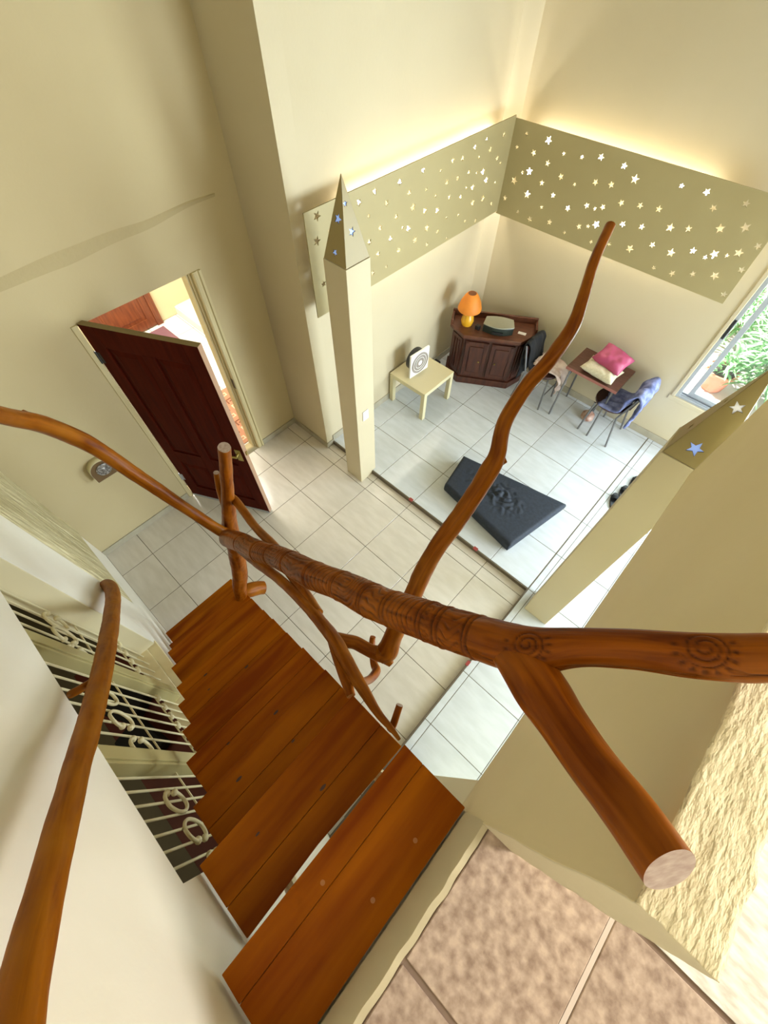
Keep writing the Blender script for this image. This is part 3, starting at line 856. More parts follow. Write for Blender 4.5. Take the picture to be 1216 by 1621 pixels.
# ------------------------------------------------------------------ window in the far right wall
wn = struct(empty('window_1', (-0.05, YB, 0.65)))
box('window_frame', ALU, (0.0, 0.035, 0.01, 0.10, 0, 2.1), wn, bevel=0.003)
box('window_frame', ALU, (2.31, 2.35, 0.01, 0.10, 0, 2.1), wn, bevel=0.003)
box('window_frame', ALU, (0.035, 2.31, 0.01, 0.10, 2.06, 2.1), wn, bevel=0.003)
box('window_track', ALU, (0.035, 2.31, 0.01, 0.10, 0, 0.02), wn)
box('track_rib', ALU, (0.035, 2.31, 0.030, 0.036, 0.02, 0.035), wn)
box('track_rib', ALU, (0.035, 2.31, 0.066, 0.072, 0.02, 0.035), wn)
s1 = box('sash_stile', ALU, (0.090, 0.135, 0.05, 0.085, 0.035, 2.06), wn, bevel=0.003)
box('sash_rail', ALU, (0.135, 1.2, 0.05, 0.085, 0.035, 0.085), wn, bevel=0.003)
box('sash_stile', ALU, (1.16, 1.2, 0.05, 0.085, 0.085, 2.06), wn, bevel=0.003)
box('pane', GLASS, (0.135, 1.16, 0.066, 0.070, 0.085, 2.06), wn)
box('pane', GLASS, (1.2, 2.31, 0.066, 0.070, 0.085, 2.06), wn)
box('latch', BLACKP, (0.006, 0.028, -0.004, 0.012, 0.69, 0.87), wn, bevel=0.002)['label'] = 'black finger latch'
struct(MB().box(-0.10, 2.36, YB - 0.012, YB + 0.01, 0.60, 0.65).build('trim_16', WALL, bevel=0.006))
struct(MB().box(-0.085, -0.05, YB - 0.012, YB + 0.01, 0.65, 2.8).build('trim_17', WALL, bevel=0.006))


# ------------------------------------------------------------------ staircase of eleven open treads
stair = empty('staircase', (-1.0, -0.22, 0), 0, 'open stair of eleven varnished reddish wooden treads climbing to the landing', 'staircase')
RY = {1: .135, 2: .130, 3: .126, 4: .121, 5: .117, 6: .1123, 7: .105, 8: .1011, 9: .0939, 10: .0892, 11: .0859}
LXT = {1: -1.992, 2: -1.766, 3: -1.612, 4: -1.394, 5: -1.170, 6: -.990, 7: -.790, 8: -.603, 9: -.405, 10: -.2236, 11: .004}
for k in range(1, 12):
    z = k * 0.219
    x0 = LXT[k]
    dep = 0.212 if k == 11 else (LXT[k + 1] - x0 - 0.004 if k == 10 else max(0.20, LXT[k + 1] - x0 + 0.015))
    y0, y1 = -0.531, RY[k]
    sp = x0 + dep * (0.46 + 0.16 * math.sin(k * 2.1))
    mb = MB()
    e = 0.010 if k == 10 else 0.0
    bm_ = []
    # slightly irregular plank outline, two glued planks
    t_ = MB().prism([(x0 + 0.001, y0), (x0, y1), (sp, y1 - 0.001), (sp, y0 - 0.001)], z - 0.038, z)
    t_.prism([(sp + 0.0006, y0 - 0.001), (sp + 0.0006, y1 - 0.001), (x0 + dep + e * 0.2, y1), (x0 + dep - e, (y0 + y1) / 2 - 0.05), (x0 + dep, y0)], z - 0.038, z - 0.0006)
    tr = t_.build('tread', TREAD, stair, bevel=0.0025)
    tr.location = (1.0, 0.22, 0)
    if k in (5, 6, 8, 9, 10):
        for q in range(2):
            kx, ky = x0 + dep * (0.25 + 0.25 * q + 0.04 * (k % 3)), y0 + (0.16 + 0.21 * ((k * 3 + q) % 3)) 
            kn = MB()
            rr = 0.0045 + 0.0025 * ((k + q) % 2)
            kn.v = [(kx + rr * math.cos(a) * 0.7 + 1.0, ky + rr * math.sin(a) * 1.8 + 0.22, z + 0.0004) for a in [2 * PI * i / 10 for i in range(10)]]
            kn.f = [tuple(range(10))]
            kn.build('knot', KNOT, tr).location = (-1.0, -0.22, 0)
    if k == 11:
        for (px_, py_) in ((0.054, -0.27), (0.165, -0.21), (0.165, -0.055)):
            pg = MB()
            pg.v = [(px_ + 0.006 * math.cos(a), py_ + 0.006 * math.sin(a), z + 0.0005) for a in [2 * PI * i / 12 for i in range(12)]]
            pg.f = [tuple(range(12))]
            pg.build('plug', PEG, tr)
for o in stair.children:
    o.location = (1.0, 0.22, 0)
for y in (-0.44,):
    mb = MB()
    prof = [(-2.02, 0.0), (-1.80, 0.0), (0.225, 2.215), (0.225, 2.37), (0.05, 2.37)]
    mb.v = [(x, y - 0.02, z) for x, z in prof] + [(x, y + 0.02, z) for x, z in prof]
    prof2 = [(-1.95, 0.0), (-1.78, 0.0), (0.22, 2.19), (0.22, 2.36)]
    mb = MB()
    mb.v = [(x, y - 0.02, z - 0.0) for x, z in prof2] + [(x, y + 0.02, z) for x, z in prof2]
    mb.f = [(0, 1, 2, 3), (7, 6, 5, 4), (0, 4, 5, 1), (1, 5, 6, 2), (2, 6, 7, 3), (3, 7, 4, 0)]
for y in (-0.40, -0.02):
    m_ = MB()
    m_.tube([(-1.88, y, 0.05), (0.215, y, 2.36 - 0.03)], 0.022, 10)
    m_.build('stringer', CREAMW, stair).location = (1.0, 0.22, 0)

# ------------------------------------------------------------------ the branch railing with its carved log
rail = empty('branch_railing', (-1.57, 0.09, 0.6), 0, 'varnished tree-branch railing with a carved log handrail along the stair', 'railing')


def at_root(o):
    o.matrix_parent_inverse = Matrix.Translation((1.57, -0.09, -0.6))
    return o


def part_l(name, pts, m=BRANCH, parent=rail, **k):
    return at_root(branch(name, pts, m, parent, **k))


# arc positions of the carved rings along the log
_P, _R, _T, _A, _B, _L = spine(LOG, 0.003)
LL = np.array(_L)
PP = np.array([tuple(p) for p in _P])


def arc(i, frac=0.0):
    q = np.array(LOG[i][:3]) * (1 - frac) + np.array(LOG[min(i + 1, len(LOG) - 1)][:3]) * frac
    return LL[np.argmin(((PP - q) ** 2).sum(1))]


CAMP = np.array((0, 0, 3.75))


def facing(s):
    """angle on the log's section that looks towards the stair head, and the local radius"""
    i = int(np.argmin(abs(LL - s)))
    d = CAMP - PP[i]
    a, b = np.array(_A[i]), np.array(_B[i])
    return math.atan2(d @ b, d @ a), _R[i]


def carving(L, th):
    dr = np.zeros((len(L), len(th)))
    gr = np.zeros_like(dr)
    Lg, Tg = np.meshgrid(L, th, indexing='ij')
    rings = [arc(1, .3), arc(2, .2), arc(2, .85), arc(3, .8), arc(5, .1), arc(6, 0), arc(7, .2), arc(8, .1), arc(9, .3), arc(10, 0.1), arc(11, 0)]
    for r in rings:
        w = 0.0035
        g = np.exp(-((Lg - r) / w) ** 2) + 0.8 * np.exp(-((Lg - r - 0.011) / w) ** 2)
        dr -= 0.0028 * g
        dr += 0.0016 * np.exp(-((Lg - r - 0.0055) / 0.003) ** 2)
        gr += 0.75 * g
    for i in range(len(rings) - 1):
        a, b = rings[i] + 0.014, rings[i + 1] - 0.004
        u = (Lg - a) / (b - a)
        msk = np.clip(np.minimum(u, 1 - u) * 10, 0, 1)
        tf = np.angle(np.exp(1j * (Tg - facing((a + b) / 2)[0] - 0.15)))
        if i % 3 == 0:      # flowing parallel flutes
            ph = tf * 13 + 2.6 * np.sin(u * PI * 1.6 + i) + 1.2 * np.sin(u * 9 + tf * 2)
        elif i % 3 == 1:    # feather: barbs bending to a mid rib
            ph = np.abs(tf) * 5.0 - u * 40
            rib = np.exp(-(tf / 0.07) ** 2) * msk
            dr -= 0.0016 * rib
            gr += 0.5 * rib
        else:               # flutes sweeping round a corner
            rr = np.sqrt((tf * 0.9 + 0.5) ** 2 + (np.maximum(u - 0.55, 0) * 3.2) ** 2)
            ph = rr * 24 + 0.8 * np.sin(u * 11)
        g = np.clip(np.sin(ph) * 1.8 - 0.7, 0, 1) * msk * (0.75 + 0.25 * np.sin(Lg * 190 + Tg * 3))
        dr -= 0.0020 * g
        gr += 0.62 * g
    # fine chisel lines along the whole log
    fl = np.clip(np.sin(Tg * 21 + 3 * np.sin(Lg * 7) + 1.5 * np.sin(Lg * 23 + Tg * 2)) * 1.5 - 0.9, 0, 1) * np.clip(np.sin(Lg * 31 + Tg * 5) + 0.4, 0, 1)
    dr -= 0.0007 * fl
    gr += 0.35 * fl
    # scrolls with beaded edges on the upper length
    for s0, turn, sg in ((arc(13, .15), 2.4, 1), (arc(16, .35), 2.2, 1)):
        tf0, rad = facing(s0)
        tf = np.angle(np.exp(1j * (Tg - tf0 + 0.30)))
        x, y = (Lg - s0), tf * rad
        ro = np.hypot(x, y)
        ph = np.arctan2(y, x) * sg
        sp = (ro / 0.0075 - ph / (2 * PI)) % 1.0
        g = np.exp(-((sp - 0.5) / 0.16) ** 2) * (ro < 0.021) * (ro > 0.003)
        bead = np.exp(-((ro - 0.026) / 0.0035) ** 2) * np.clip(np.sin(ph * 16) * 1.5, 0, 1) * ((ph > -0.4) | (ph < -2.9))
        dr -= 0.0020 * g + 0.0014 * bead
        gr += 0.75 * g + 0.7 * bead
    # long curling line that runs from scroll to scroll
    for sa, sb, off, amp in ((arc(11, .1), arc(13, 0), 0.55, 0.25), (arc(13, .5), arc(16, .2), 0.95, 0.2), (arc(16, .8), LL[-1], 0.5, 0.3)):
        u = np.clip((Lg - sa) / (sb - sa), 0, 1)
        tf = np.angle(np.exp(1j * (Tg - facing((sa + sb) / 2)[0] - off)))
        inside = ((Lg > sa) & (Lg < sb))
        for q in range(3):
            yl = amp * np.sin(u * PI) * (1 - .5 * q) + 0.17 * q
            g = np.exp(-((tf - yl) / 0.045) ** 2) * inside
            dr -= 0.0012 * g
            gr += 0.45 * g
    return dr, np.clip(gr, 0, 1)


part_l('carved_log', LOG, LOGM, step=0.0024, n=110, rough=0.05, seed=1.0, disp=carving)
cutb = [(-0.012, 0.2305, 3.088, 0.016), (0.024, 0.230, 3.131, 0.026)] + CUTP[1:]
cutb = [(*q[:3], q[3] * (1.0 if i < 2 else 1.03 if i == 2 else 1.13)) for i, q in enumerate(cutb)]
part_l('cut_branch', cutb, LOGM, step=0.006, n=48, rough=0.05, seed=4.0, cap=CUT)
part_l('newel_post', POST, LOGM, step=0.008, n=40, rough=0.09, seed=9.0, cap=CUT)
part_l('post_stub', STUB, seed=2.0, cap=CUT)
part_l('root_stub', ROOT, rough=0.10, seed=3.3, n=28, cap=CUT)
part_l('side_branch', BA, seed=5.0)
part_l('lower_rail', BB, seed=6.0, n=28, step=0.008, rough=0.09)
part_l('lower_branch', BC, seed=7.0, n=28, step=0.008, rough=0.09)
part_l('support_branch', BDARK, LOGM, seed=8.0, n=24)
part_l('forked_branch', BD, seed=10.0, n=28, step=0.008, rough=0.08, cap=CUT)
tb = part_l('tall_branch', [(*q[:3], q[3] * (.86 if i > 3 else 1)) for i, q in enumerate(TALL)], seed=11.0, n=32, step=0.008, rough=0.10, cap=CUT)
part_l('knot_stub', KNOB, seed=11.5, cap=CUT)
part_l('hooked_branch', HOOK, LOGM, seed=12.0)
part_l('cut_stub', STUB2, LOGM, seed=13.0, cap=CUT)
part_l('leaning_branch', [(*q[:3], q[3] * .84) for q in LEFTB], seed=14.0, n=32, step=0.008, rough=0.08)
part_l('knot_stub', LKNOB, seed=14.5)

hr = empty('wall_handrail', (-1.0, -0.47, 2.1), 0, 'long tapering wooden pole handrail on the white stair wall', 'handrail')
h1 = branch('pole', HAND, HANDM, hr, step=0.008, n=36, rough=0.05, seed=21.0)
h2 = branch('bracket', HBR, BRANCH, hr, step=0.01, n=16, seed=22.0)
for o in (h1, h2): o.matrix_parent_inverse = Matrix.Translation((1.0, 0.47, -2.1))
for i, (t) in enumerate((0.30, 0.42, 0.55, 0.63, 0.70, 0.82)):
    q = HAND[int(t * (len(HAND) - 1))]
    d = Vector((0, 0, 3.75)) - Vector(q[:3])
    d.normalize()
    pos = Vector(q[:3]) + d * (q[3] * 1.0)
    kn = MB().lathe([(0.0005, -0.0015), (0.004, 0), (0.0005, 0.0008)], 10)
    ko = kn.build('knot', KNOT, hr, smooth='all')
    ko.matrix_world = Matrix.Translation(pos) @ d.to_track_quat('Z', 'X').to_matrix().to_4x4() @ Matrix.Diagonal((0.7, 1.6, 1, 1))
    ko.matrix_parent_inverse = Matrix.Translation((1.0, 0.47, -2.1))

# ------------------------------------------------------------------ star screens
def screen(name, stars, M, u0, u1, z0, z1, label):
    rn = random.Random(len(stars))
    holes, used = [], []
    for (u, z, k) in stars:
        r = (0.020, 0.0285, 0.037)[k - 1]
        u = min(max(u, u0 + r + .006), u1 - r - .006)
        z = min(max(z, z0 + r + .006), z1 - r - .006)
        if any(math.hypot(u - a, z - b) < (r + c) * 0.98 for a, b, c in used): continue
        used.append((u, z, r))
        holes.append(star(u, z, r, rn.uniform(0, 1.25)))
    root = empty(name, tuple(M @ Vector(((u0 + u1) / 2, z0, 0))), 0, label, 'screen')
    o = plate('star_board', rect(u0, u1, z0, z1), holes, 0.010, M, PANEL)
    o.parent = root
    o.matrix_parent_inverse = Matrix.Translation(root.location).inverted()
    return root, used


PX, PY = XA + 0.15, YB - 0.15
sa, _ = screen('star_screen', STARS_A, plane_x(PX), 1.888, PY - 0.004, 1.695, 2.435, 'gold beige board pierced with stars on the left far wall')
sb, _ = screen('star_screen', STARS_B, plane_y(PY), PX - 0.005, -0.195, 1.675, 2.415, 'gold beige board pierced with stars above the window wall')
for n_, (x, y) in enumerate(((XA + 0.01, 2.3), (XA + 0.01, 4.0))):
    b_ = MB().box(x - 0.009, PX - 0.005, y - 0.012, y + 0.012, 1.80, 1.83).build('bracket', FRAME, sa)
    b_.matrix_parent_inverse = Matrix.Translation(sa.location).inverted()
for n_, x in enumerate((-2.2, -0.5)):
    b_ = MB().box(x - 0.012, x + 0.012, PY + 0.005, YB - 0.001, 1.80, 1.83).build('bracket', FRAME, sb)
    b_.matrix_parent_inverse = Matrix.Translation(sb.location).inverted()

BULBS = [('a', 3.958, 2.124), ('a', 4.035, 2.041), ('a', 3.835, 1.985), ('a', 2.78, 1.905), ('b', -2.229, 2.088), ('b', -1.44, 1.885), ('b', -0.452, 1.93)]
BLAB = ['glowing bulb behind the left star board, highest of the cluster', 'glowing bulb behind the left star board, nearest the corner', 'glowing bulb behind the left star board, lowest of the cluster',
        'glowing bulb behind the middle of the left star board', 'glowing bulb behind the right star board near the corner', 'glowing bulb behind the right star board above the tall branch tip',
        'glowing bulb behind the right star board at its window end']
bm_ = MB().lathe([(0.001, -0.026), (0.015, -0.022), (0.025, -0.008), (0.026, 0.004), (0.018, 0.020), (0.001, 0.026)], 14).mesh('bulb_glass', BULB, 'all')
cap_ = MB().box(-0.012, 0.012, -0.012, 0.012, -0.05, -0.02).mesh('bulb_cap', WHITEP)
for (w_, u, z), lb in zip(BULBS, BLAB):
    kb = 1 + 0.062 / (-PX if w_ == 'a' else PY)      # hung where it shines straight through its star from the stair head
    zb = 3.75 - (3.75 - z) * kb
    loc = (PX - 0.062, u * kb, zb) if w_ == 'a' else (u * kb, PY + 0.062, zb)
    g = empty('light_bulb', loc, 0, lb, 'bulb', 'bulbs behind the star boards')
    link('bulb_glass', bm_, None, g)
    link('bulb_cap', cap_, None, g)
for lab, a, b in (('glowing tube lamp hidden behind the left star board', (XA + 0.05, 2.35, 2.30), (XA + 0.05, 4.2, 2.30)),
                  ('glowing tube lamp hidden behind the right star board', (-2.3, YB - 0.05, 2.28), (-0.75, YB - 0.05, 2.28)),
                  ('glowing tube lamp low behind the left star board', (XA + 0.05, 2.5, 1.90), (XA + 0.05, 4.2, 1.90)),
                  ('glowing tube lamp low behind the right star board', (-2.3, YB - 0.05, 1.90), (-0.5, YB - 0.05, 1.90))):
    g = empty('tube_lamp', a, 0, lab, 'lamp')
    MB().tube([(0, 0, 0), tuple(Vector(b) - Vector(a))], 0.013, 10).build('tube', TUBEL, g)

# ------------------------------------------------------------------ columns with pierced pyramid caps
def column(x0, x1, y0, y1, zb, zt, za, label, stars, switch=None):
    cx, cy = (x0 + x1) / 2, (y0 + y1) / 2
    g = empty('column', (cx, cy, zb), 0, label, 'column')
    hx, hy = (x1 - x0) / 2, (y1 - y0) / 2
    h = zt - zb
    MB().box(-hx, hx, -hy, hy, 0, h - 0.0).build('shaft', WALL, g, bevel=0.004)
    i = 0.006
    Hh = za - zt
    bs = [(-hx + i, -hy + i), (hx - i, -hy + i), (hx - i, hy - i), (-hx + i, hy - i)]
    capo = empty('pyramid_cap', (0, 0, h))
    capo.parent = g
    ap = Vector((0, 0, Hh))
    names = ('front_face', 'right_face', 'back_face', 'left_face')
    for k in range(4):
        a, b = Vector((*bs[k], 0.004)), Vector((*bs[(k + 1) % 4], 0.004))
        ex = (b - a).normalized()
        mid = (a + b) / 2
        ey = (ap - mid).normalized()
        ez = ex.cross(ey)
        M = Matrix(((ex.x, ey.x, ez.x, mid.x), (ex.y, ey.y, ez.y, mid.y), (ex.z, ey.z, ez.z, mid.z), (0, 0, 0, 1)))
        hl = (b - a).length / 2
        ln = (ap - mid).length
        st = stars.get(k, [])
        holes = [star(u * hl, v * ln, r, ro) for u, v, r, ro, _ in st]
        f_ = plate(names[k], [(-hl, 0), (hl, 0), (0, ln)], holes, 0.004, M, CONE, capo)
        for (u, v, r, ro, m_) in st:
            so = plate('star_glass', star(u * hl, v * ln, r * 1.0, ro), [], 0.002, M @ Matrix.Translation((0, 0, -0.006)), m_, f_)
    if switch:
        s_ = empty('light_switch', switch)
        s_.parent = g
        MB().box(-0.001, 0.008, -0.035, 0.035, -0.055, 0.055).build('switch_plate', WHITEP, s_, bevel=0.003)
    return g


column(-2.215, -2.000, 1.795, 2.015, 0.0, 2.285, 2.735, 'cream square column with a star pierced pyramid cap left of the dark cushion',
       {0: [(0.0, 0.53, 0.034, 0.2, STARG), (-0.06, 0.13, 0.026, 0.55, STARG)], 1: [(-0.1, 0.70, 0.020, 0.1, STARG), (0.0, 0.38, 0.030, 0.5, STARG)]}, (0.108, -0.005, 0.945))
column(0.083, 0.302, 1.783, 2.000, ZP, 2.247, 2.745, 'cream square column with a star pierced pyramid cap beside the parapet',
       {0: [(-0.12, 0.16, 0.038, 0.15, STARG), (-0.02, 0.60, 0.030, 0.6, STARW)], 3: [(0.1, 0.22, 0.024, 0.3, STARW), (0.0, 0.56, 0.018, 0.3, STARW)]})

# ------------------------------------------------------------------ arched wall box by the door
ab = empty('wall_plaque', (XD, -0.04, 0.86), 0, 'small arch-topped wall box with a silver medallion left of the open door', 'plaque')
arch = [(-0.095, 0.0), (0.095, 0.0), (0.095, 0.09)] + [(0.095 * math.cos(a), 0.09 + 0.10 * math.sin(a)) for a in [PI * i / 16 for i in range(1, 16)]] + [(-0.095, 0.09)]
o = plate('body', arch, [], 0.07, plane_x(0.035), LACK, ab)
small = [(x * 0.96, 0.003 + z * 0.97) for x, z in arch]
plate('face', small, [], 0.003, plane_x(0.071), BROWNF, ab)
md = MB().lathe([(0.02, -0.001), (0.056, 0.0), (0.060, 0.006), (0.052, 0.011), (0.03, 0.008), (0.012, 0.014), (0.001, 0.015)], 24)
md.xf(Matrix.Translation((0.0725, 0.01, 0.10)) @ Matrix.Rotation(PI / 2, 4, 'Y'))
md.build('medallion', SILVER, ab, smooth=True)

# ------------------------------------------------------------------ low lacquered side table and box fan
st = empty('side_table', (-2.345, 3.165, ZP), 0, 'low square pale side table carrying a small box fan', 'table')
MB().box(-0.262, 0.262, -0.262, 0.262, 0.35, 0.40).build('tabletop', LACK, st, bevel=0.002)
for sx in (-1, 1):
    for sy in (-1, 1):
        x, y = sx * 0.237, sy * 0.237
        MB().box(x - 0.025, x + 0.025, y - 0.025, y + 0.025, 0, 0.3505).build('leg', LACK, st, bevel=0.002)
fan = empty('box_fan', (-2.375, 3.13, 0.4505), R(-4), 'small white square fan with a round grille on the pale side table', 'fan')
MB().box(-0.012, 0.012, -0.145, 0.145, 0, 0.295).build('face_panel', WHITEP, fan, bevel=0.005)
rm = Matrix.Translation((0.012, 0, 0.148)) @ Matrix.Rotation(PI / 2, 4, 'Y')
MB().lathe([(0.124, 0.0), (0.126, 0.007), (0.116, 0.010), (0.112, 0.002), (0.001, 0.001)], 32).xf(rm).build('grille_rim', GRILLP, fan, smooth=True)
for k, r in enumerate((0.098, 0.082, 0.066, 0.050)):
    pts = [(0.016, r * math.cos(2 * PI * i / 28), 0.148 + r * math.sin(2 * PI * i / 28)) for i in range(29)]
    MB().tube(pts, 0.0042, 6).build('grille_ring', [WHITEP, GRILLP][k % 2], fan, smooth='all')
MB().lathe([(0.030, 0.0), (0.030, 0.008), (0.001, 0.012)], 18).xf(rm).build('hub', WHITEP, fan, smooth=True)
MB().lathe([(0.130, 0.0), (0.128, 0.07), (0.10, 0.085), (0.001, 0.085)], 32).xf(Matrix.Translation((-0.012, 0, 0.160)) @ Matrix.Rotation(-PI / 2, 4, 'Y')).build('motor_housing', BLACKP, fan, smooth=True)

# ------------------------------------------------------------------ corner cabinet and what stands on it
cb = empty('corner_cabinet', (-1.94, 3.88, ZP), math.atan2(0.523, 0.852), 'dark carved wooden corner cabinet with two panelled doors', 'cabinet')


def cpoly(e, back=0.36):
    return [(-0.31 - e * .4, -0.0 - e), (0.31 + e * .4, -0.0 - e), (0.465 + e, 0.175 - e * .4), (0.465 + e, back), (-0.465 - e, back), (-0.465 - e, 0.175 - e * .4)]


MB().prism(cpoly(0.012), 0, 0.09).build('plinth', CAB, cb, bevel=0.008)
MB().prism(cpoly(-0.012), 0.09, 0.635).build('carcass', CAB, cb, bevel=0.003)
MB().prism(cpoly(0.004), 0.615, 0.645).build('cornice', CAB, cb, bevel=0.006)
MB().prism(cpoly(0.030), 0.645, 0.685).build('top', CABTOP, cb, bevel=0.008)
MB().box(-0.49, 0.49, 0.335, 0.36, 0.686, 0.755).build('back_rail', CABTOP, cb, bevel=0.006)
MB().box(-0.49, -0.465, 0.16, 0.335, 0.686, 0.735).build('side_rail', CABTOP, cb, bevel=0.006)
MB().box(0.465, 0.49, 0.16, 0.335, 0.686, 0.735).build('side_rail', CABTOP, cb, bevel=0.006)
for s in (-1, 1):
    d_ = MB().box(-0.132, 0.132, -0.014, 0.012, 0.13, 0.60).build('door', CAB, cb, bevel=0.004)
    d_.location = (s * 0.148, 0, 0)
    MB().box(-0.078, 0.078, -0.024, -0.013, 0.19, 0.545).build('raised_panel', CAB, d_, bevel=0.009)
    MB().lathe([(0.004, 0), (0.004, 0.012), (0.011, 0.018), (0.001, 0.026)], 12).xf(Matrix.Translation((-s * 0.052, -0.024, 0.36)) @ Matrix.Rotation(PI / 2, 4, 'X')).build('knob', BRASS, d_, smooth='all')
    for (a0, z0, z1) in ((-0.11, 0.13, 0.60), (0.11, 0.13, 0.60)):
        MB().box(a0 - 0.018, a0 + 0.018, -0.021, -0.013, z0 + 0.01, z1 - 0.01).build('stile', CAB, d_, bevel=0.003)
    ang = math.atan2(0.175, 0.155) * s
    sd = MB().box(-0.085, 0.085, -0.016, 0.004, 0.13, 0.60).build('side_panel', CAB, cb, bevel=0.005)
    sd.location = (s * 0.378, 0.098, 0)
    sd.rotation_euler.z = ang
    for q in (-0.045, 0.0, 0.045):
        MB().box(q - 0.012, q + 0.012, -0.026, -0.015, 0.17, 0.56).build('moulding', CAB, sd, bevel=0.006)

ZC = ZP + 0.6855
lp = empty('table_lamp', (-2.30, 3.875, ZC), 0.5, 'mushroom-shaped orange table lamp on the corner cabinet', 'lamp')
MB().lathe([(0.060, 0.0), (0.064, 0.012), (0.072, 0.05), (0.066, 0.09), (0.046, 0.125), (0.034, 0.16), (0.034, 0.20)], 28).build('base', YELLOW, lp, smooth=True)
sh = MB().lathe([(0.050, 0.180), (0.118, 0.175), (0.130, 0.185), (0.132, 0.205), (0.112, 0.27), (0.078, 0.335), (0.054, 0.365), (0.046, 0.368)], 36).build('lamp_shade', ORANGE, lp, smooth=True)
MB().lathe([(0.045, 0.366), (0.045, 0.3695), (0.001, 0.3695)], 24).build('shade_opening', DARKH, sh, smooth=True)
cdp = empty('cd_player', (-1.965, 4.01, ZC), math.atan2(0.523, 0.852) - 0.04, 'low black stereo with a grey bowed top on the corner cabinet', 'stereo')
out = [(-0.15, 0.10), (-0.17, -0.04)] + [(-0.17 + 0.34 * i / 10, -0.04 - 0.05 * math.sin(PI * i / 10)) for i in range(1, 10)] + [(0.17, -0.04), (0.15, 0.10)] + [(0.15 - 0.3 * i / 8, 0.10 + 0.025 * math.sin(PI * i / 8)) for i in range(1, 8)]
MB().prism(out, 0.0, 0.085).build('body', DGREEN, cdp, bevel=0.006)
MB().prism([(x * 1.02, y * 1.03) for x, y in out], 0.086, 0.098).build('top', GREYT, cdp, bevel=0.004)
MB().box(-0.06, 0.06, -0.098, -0.088, 0.02, 0.045).build('display', BLACKP, cdp)
tag(MB().box(-0.025, 0.025, -0.022, 0.022, 0, 0.045).build('small_box', BLACKP, None, bevel=0.005, loc=(-2.155, 3.885, ZC)), 'tiny dark box between the orange lamp and the stereo', 'box')
cd_ = MB().box(-0.045, 0.045, -0.022, 0.022, 0, 0.004).build('paper_card', WHITEP, None, bevel=0.001, loc=(-1.735, 4.165, ZC))
cd_.rotation_euler.z = 0.3
tag(cd_, 'small white card lying on the right end of the cabinet top', 'card')
bx = MB().box(-0.045, 0.045, -0.13, 0.10, 0, 0.12).build('dark_pouch', BLACKC, None, bevel=0.02, loc=(-2.545, 3.66, ZP))
tag(bx, 'dark pouch on the floor between the side table and the cabinet', 'bag')

# ------------------------------------------------------------------ folding table with pillows
tb_ = empty('folding_table', (-0.79, 4.235, ZP), 0, 'narrow dark wood-topped table on thin steel legs against the wall', 'table')
MB().box(-0.288, 0.288, -0.205, 0.22, 0.655, 0.685).build('tabletop', TABLEW, tb_, bevel=0.003)
MB().box(-0.290, 0.290, -0.209, -0.2055, 0.655, 0.685).build('edge_band', TABLEE, tb_)
for sx in (-1, 1):
    for sy in (-1, 1):
        MB().tube([(sx * 0.245, sy * 0.16, 0.655), (sx * (0.255 if sx > 0 else 0.248), 0.005 + sy * 0.205, 0.0)], 0.0105, 8).build('leg', STEEL, tb_, smooth=True)
    MB().tube([(sx * 0.248, -0.178, 0.56), (sx * 0.248, 0.185, 0.56)], 0.008, 8).build('side_bar', STEEL, tb_, smooth=True)
MB().tube([(-0.248, -0.0, 0.56), (0.248, -0.0, 0.56)], 0.008, 8).build('cross_bar', STEEL, tb_, smooth=True)


def pillow(name, loc, sx, sy, h, m, rot, label, seed):
    n = 28
    mb = MB()
    for side in (1, -1):
        k = len(mb.v)
        for i in range(n + 1):
            for j in range(n + 1):
                u, v = i / n * 2 - 1, j / n * 2 - 1
                e = max(0, (1 - u ** 4) * (1 - v ** 4)) ** 0.6
                pin = 1 - 0.06 * (1 - abs(u * v)) * 1
                z = side * h / 2 * e + side * e * 0.018 * noise.noise(Vector((u * 2.5 + seed, v * 2.5, side)))
                z += side * 0.006 * e * math.sin(7 * math.atan2(v, u) + seed) * (u * u + v * v)
                mb.v.append((u * sx / 2 * (1 - 0.07 * (1 - v * v) * 0 - 0.08 * (1 - abs(v)) ** 1 * (abs(u) ** 3)), v * sy / 2 * (1 - 0.08 * (1 - abs(u)) * abs(v) ** 3), z))
        for i in range(n):
            for j in range(n):
                q = (k + i * (n + 1) + j, k + (i + 1) * (n + 1) + j, k + (i + 1) * (n + 1) + j + 1, k + i * (n + 1) + j + 1)
                mb.f.append(q if side > 0 else q[::-1])
    me = mb.mesh(name, None, 'all')
    bm = bmesh.new()
    bm.from_mesh(me)
    bmesh.ops.remove_doubles(bm, verts=bm.verts, dist=1e-4)
    bm.to_mesh(me)
    bm.free()
    me.shade_smooth()
    me.materials.append(m)
    o = link(name, me, None, None, loc)
    o.rotation_euler = rot
    return tag(o, label, 'pillow')


pillow('pillow', (-0.765, 4.165, 0.785), 0.37, 0.26, 0.10, CREAMC, (0.03, 0.02, -0.06), 'flat cream patterned pillow lying on the dark table', 1.0)
pillow('pillow', (-0.735, 4.265, 0.875), 0.33, 0.27, 0.13, PINK, (0.20, 0.10, -0.12), 'plump pink satin pillow on top of the cream pillow', 3.0)

